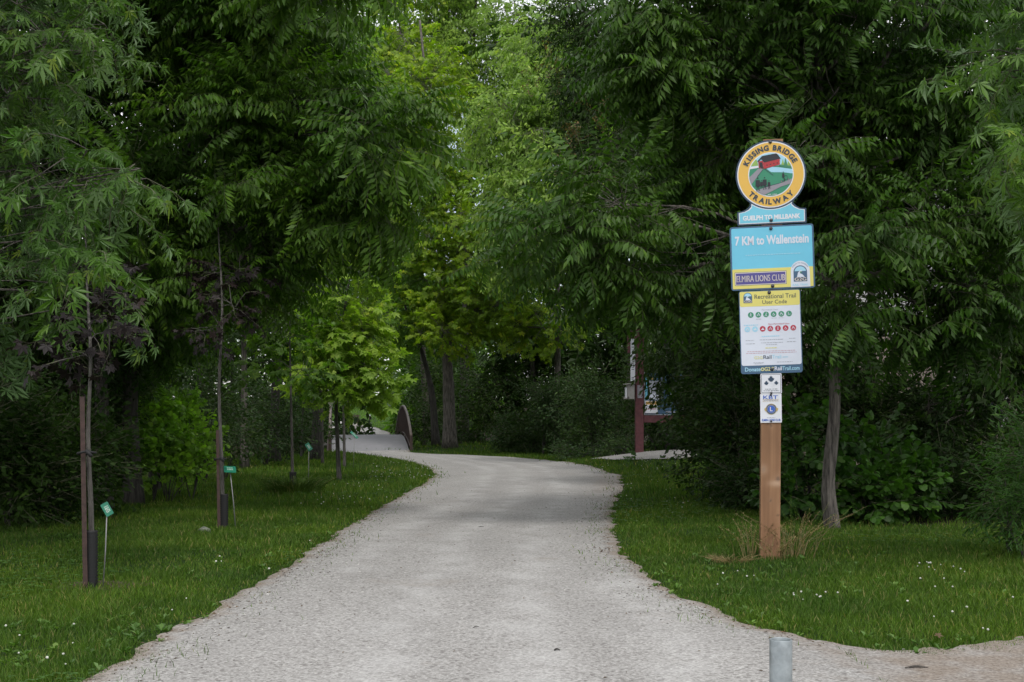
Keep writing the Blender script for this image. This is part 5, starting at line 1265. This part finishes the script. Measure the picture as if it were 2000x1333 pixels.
for sd in (-1,1):
    def rp(t,h): c=bc(t); return np.array([c[0]+sd*(Wd+.06)*dirx[0],c[1]+sd*(Wd+.06)*dirx[1],deckz(t)+h])-bo
    R_=bpy.data.objects.new('railing',None); C.objects.link(R_); R_.parent=BR
    hh_=lambda t: .62+.58*math.sin(math.pi*min(max(t*1.0,0),1))**.8
    mb=MB(); mb.tube([rp(t,hh_(t)) for t in np.linspace(0,1,28)],.055,8,0); mb.obj('hand_rail',[M['railtop']],R_,True)
    mb=MB(); mb.tube([rp(t,.10) for t in np.linspace(0,1,20)],.035,6,0); mb.obj('bottom_rail',[M['rail']],R_,True)
    mb=MB()
    for t in np.linspace(0.01,.99,84):
        a=rp(t,.10); b_=rp(t,hh_(t)-.03); mb.box((a+b_)/2,(.012,.025,(b_[2]-a[2])/2),0)
    o=mb.obj('balusters',[M['rail']],R_)
    for t in (0.0,.25,.5,.75,1.0):
        a=rp(t,-.5); b_=rp(t,hh_(t)); mb=MB(); mb.box((a+b_)/2,(.05,.05,(b_[2]-a[2])/2),0,None,.008); mb.obj('post',[M['rail']],R_)
    mb=MB(); V=[]
    for t in np.linspace(0,1,20): V+= [rp(t,-.02)+[sd*.02,0,0],rp(t,-.34)+[sd*.02,0,0],rp(t,-.34)+[sd*.12,0,0],rp(t,-.02)+[sd*.12,0,0]]
    mb.quads(V,[[k*4+i,k*4+(i+1)%4,k*4+4+(i+1)%4,k*4+4+i] for k in range(19) for i in range(4)]); mb.obj('girder',[M['rail']],BR)
for t in (0,1):
    c=bc(t); mb=MB(); mb.box((0,0,-.55),(Wd+.25,.3,.42),0,None,.02); o=mb.obj('abutment',[M['concrete']],BR); o.location=(c[0]-bo[0],c[1]-bo[1]+(.35 if t==0 else -.35),deckz(t)-bo[2]-.02); o.rotation_euler=(0,0,math.atan2(dirx[1],dirx[0]))
# bench, post and shrub clump beyond the bridge
p=W(685,813,96); p[2]=ground(p[0],p[1]); K=thing('park_bench','tiny dark bench on the bright grass beyond the footbridge','bench',p,.3)
mb=MB(); [mb.box((0,y,.45),(.75,.045,.02),0) for y in (-.16,-.05,.06,.17)]; mb.obj('seat',[M['rail']],K)
mb=MB(); [mb.box((0,.24,z),(.75,.015,.04),0) for z in (.6,.72,.84)]; mb.obj('backrest',[M['rail']],K)
for x in (-.6,.6): mb=MB(); mb.box((x,-.14,.22),(.03,.03,.22),0); mb.box((x,.22,.44),(.03,.03,.44),0); mb.obj('leg',[M['rail']],K)
p=W(722,822,84); p[2]=ground(p[0],p[1]); K=thing('marker_post','small white-topped marker post beyond the footbridge','marker post',p)
mb=MB(); mb.box((0,0,.5),(.05,.05,.5),0,None,.01); mb.obj('post',[M['barkd']],K); mb=MB(); mb.box((0,0,1.06),(.06,.06,.06),0,None,.015); mb.obj('cap',[M['white']],K)
p=W(699,824,88); tuft('grass_tuft','tan tuft of tall dry grass beyond the footbridge',p[0],p[1],160,.5,.8,'straw',9,.6,False)

# ================================================================== KIOSK
d=30.0; p=W(1248,883,d); p[2]=ground(p[0],p[1])
K=thing('trail_kiosk','maroon timber information kiosk with a map board, half hidden by leaves','kiosk',p)
kp=np.array(p); sc=d/F
def kl(px,py,dy=0): q=W(px,py,d)-kp; q[1]+=dy; return q
def kbox(name,px0,py0,px1,py1,y0,y1,mat,par=K,bev=.01):
    a,b_=kl(px0,py1),kl(px1,py0); mb=MB(); mb.box(((a[0]+b_[0])/2,(y0+y1)/2,(a[2]+b_[2])/2),(abs(b_[0]-a[0])/2,abs(y1-y0)/2,abs(b_[2]-a[2])/2),0,None,bev); return mb.obj(name,[M[mat]],par)
kbox('post',1240.5,632,1256.5,890,-.1,.1,'maroon'); kbox('post',1412,632,1428,890,-.1,.1,'maroon')
kbox('lower_beam',1257,812,1411.5,826,-.05,.06,'maroon'); kbox('upper_beam',1232,620,1436,632,-.12,.12,'maroon')
bd=kbox('map_board',1258,728,1411,811,-.02,.03,'white',bev=.004)
f=Face(); X=lambda px:(px-1248)*sc; Zk=lambda py:kl(0,py)[2]
f.rect(X(1259),Zk(810),X(1410),Zk(729),'navy',1); f.rect(X(1260),Zk(782),X(1264),Zk(732),'sky',2); f.rect(X(1265),Zk(780),X(1292),Zk(744),'greytxt',2); f.rect(X(1266),Zk(781),X(1292),Zk(769),'panel',3); f.rect(X(1266),Zk(742),X(1276),Zk(738),'gold',3)
f.poly([(X(1300),Zk(806)),(X(1405),Zk(806)),(X(1405),Zk(770)),(X(1380),Zk(760)),(X(1350),Zk(775)),(X(1310),Zk(768))],'greytxt',2); f.rect(X(1285),Zk(804),X(1325),Zk(785),'navy',3)
for k in range(8): f.line([(X(1330+k*9),Zk(800)),(X(1336+k*9),Zk(775+(k%3)*5))],.02,'panel',4)
f.obj('map',bd,(0,-.021,0))
nb_=kbox('notice',1259.5,783,1284,807.5,-.055,-.04,'white',bev=.002); f=Face(); f.rect(X(1261),Zk(790.5),X(1283),Zk(784.5),'amber',1); f.blurline(X(1263),X(1280),Zk(787.5),.03,'ink',2,1); f.blurline(X(1263),X(1281),Zk(794.5),.04,'greytxt',1,2); f.blurline(X(1263),X(1281),Zk(799),.04,'pinkt',1,3); f.obj('print',nb_,(0,-.0555,0))
pl=kbox('marker_panel',1230.5,663,1239.5,745,-.13,-.115,'white',bev=.002); f=Face(); f.rect(X(1231),Zk(744),X(1239),Zk(664),'white',.5)
for z in (679,700,718,722,738,741): f.blurline(X(1232.5),X(1237.5),Zk(z),.022,'ink',1,int(z))
f.poly([(X(1232),Zk(672)),(X(1238),Zk(668)),(X(1238),Zk(674))],'ink',1); f.obj('print',pl,(0,-.1305,0))
kbox('trim_board',1225,648,1240.3,690,-.10,-.02,'maroon'); kbox('number_plate',1244,753,1254,778,-.115,-.101,'pgrey',bev=.002)
# brochure box: sloped grey box with a little roof, open front
a=kl(1219,780); b_=kl(1238,750); mb=MB(); w2=(b_[0]-a[0]); hb=b_[2]-a[2]
BX=bpy.data.objects.new('brochure_box',None); C.objects.link(BX); BX.parent=K; BX.location=(a[0],-.12,a[2])
M['boxgrey']=plain('grey_box',(.30,.29,.28),.5)
mb.box((w2*.62,.06,hb*.48),(w2*.38,.12,hb*.48),0,None,.01); mb.box((w2*.2,.06,.03),(w2*.24,.12,.03),0,None,.005); mb.obj('case',[M['boxgrey']],BX)
mb=MB(); c_,s__=math.cos(.12),math.sin(.12); mb.box((w2*.5,.04,hb*1.0),(w2*.56,.17,.012),0,[[c_,0,-s__],[0,1,0],[s__,0,c_]],.003); mb.obj('lid',[M['boxgrey']],BX)
mb=MB(); mb.box((w2*.14,.02,hb*.42),(w2*.07,.09,hb*.33),0,None,.003); mb.obj('brochures',[M['white']],BX)
# little roof over the kiosk
mb=MB(); za=kl(0,616)[2]; zb=kl(0,575)[2]; xa,xb=kl(1222,0)[0],kl(1446,0)[0]; mb.quads([[xa,-.7,za],[xb,-.7,za],[xb,0,zb],[xa,0,zb],[xa,.7,za],[xb,.7,za],[xa,-.7,za-.05],[xb,-.7,za-.05],[xb,0,zb-.05],[xa,0,zb-.05],[xa,.7,za-.05],[xb,.7,za-.05]],[[0,1,2,3],[3,2,5,4],[6,9,8,7],[9,10,11,8],[0,6,7,1],[4,5,11,10]]); mb.obj('roof',[M['barkd']],K)

# ================================================================== HOUSE behind the right wood
M['siding']=plain('pale_siding',(.62,.62,.62),.7,var=.05,scale=3); M['brick']=plain('buff_brick',(.36,.30,.26),.85,var=.2,scale=25); M['shingle']=plain('grey_shingle',(.10,.10,.105),.9,var=.3)
M['glass']=plain('window_glass',(.05,.06,.07),.1,var=.1)
hx,hy=9.6,28.5; hz=float(ground(hx,hy)); Hs=thing('house','pale house glimpsed through the leaves right of the walnut','house',(hx,hy,hz),math.radians(-12))
mb=MB(); mb.box((0,2.5,1.55),(3.6,2.5,1.55),0); mb.obj('brick_wall',[M['brick']],Hs)
mb=MB()
for k in range(11): mb.box((0,2.5,3.1+.12+k*.235),(3.62-.004*(k%2),2.52,.1175),0,[[1,0,0],[0,1,.02],[0,-.02,1]])
mb.obj('siding_wall',[M['siding']],Hs)
mb=MB(); mb.quads([[-4,-.5,5.6],[4,-.5,5.6],[4,2.5,7.4],[-4,2.5,7.4],[-4,5.5,5.6],[4,5.5,5.6]],[[0,1,2,3],[3,2,5,4]]); mb.obj('roof',[M['shingle']],Hs)
for wx,wz in ((-1.9,4.3),(1.2,4.3),(-1.9,1.7),(1.4,1.6)):
    fr=MB(); fr.box((0,-.03,0),(.58,.05,.05),0); 
    fr=MB()
    for c_,h_ in (((0,0,.62),(.6,.05,.05)),((0,0,-.62),(.6,.05,.05)),((-.55,0,0),(.05,.05,.57)),((.55,0,0),(.05,.05,.57)),((0,0,0),(.5,.03,.02))): fr.box(c_,h_,0)
    o=fr.obj('window',[M['siding']],Hs); o.location=(wx,-.03,wz); q=MB(); q.box((0,.02,0),(.5,.01,.57),0); q.obj('pane',[M['glass']],o)
mb=MB(); mb.box((2.9,-.02,2.3),(.05,.05,2.2),0); mb.obj('downpipe',[M['siding']],Hs)
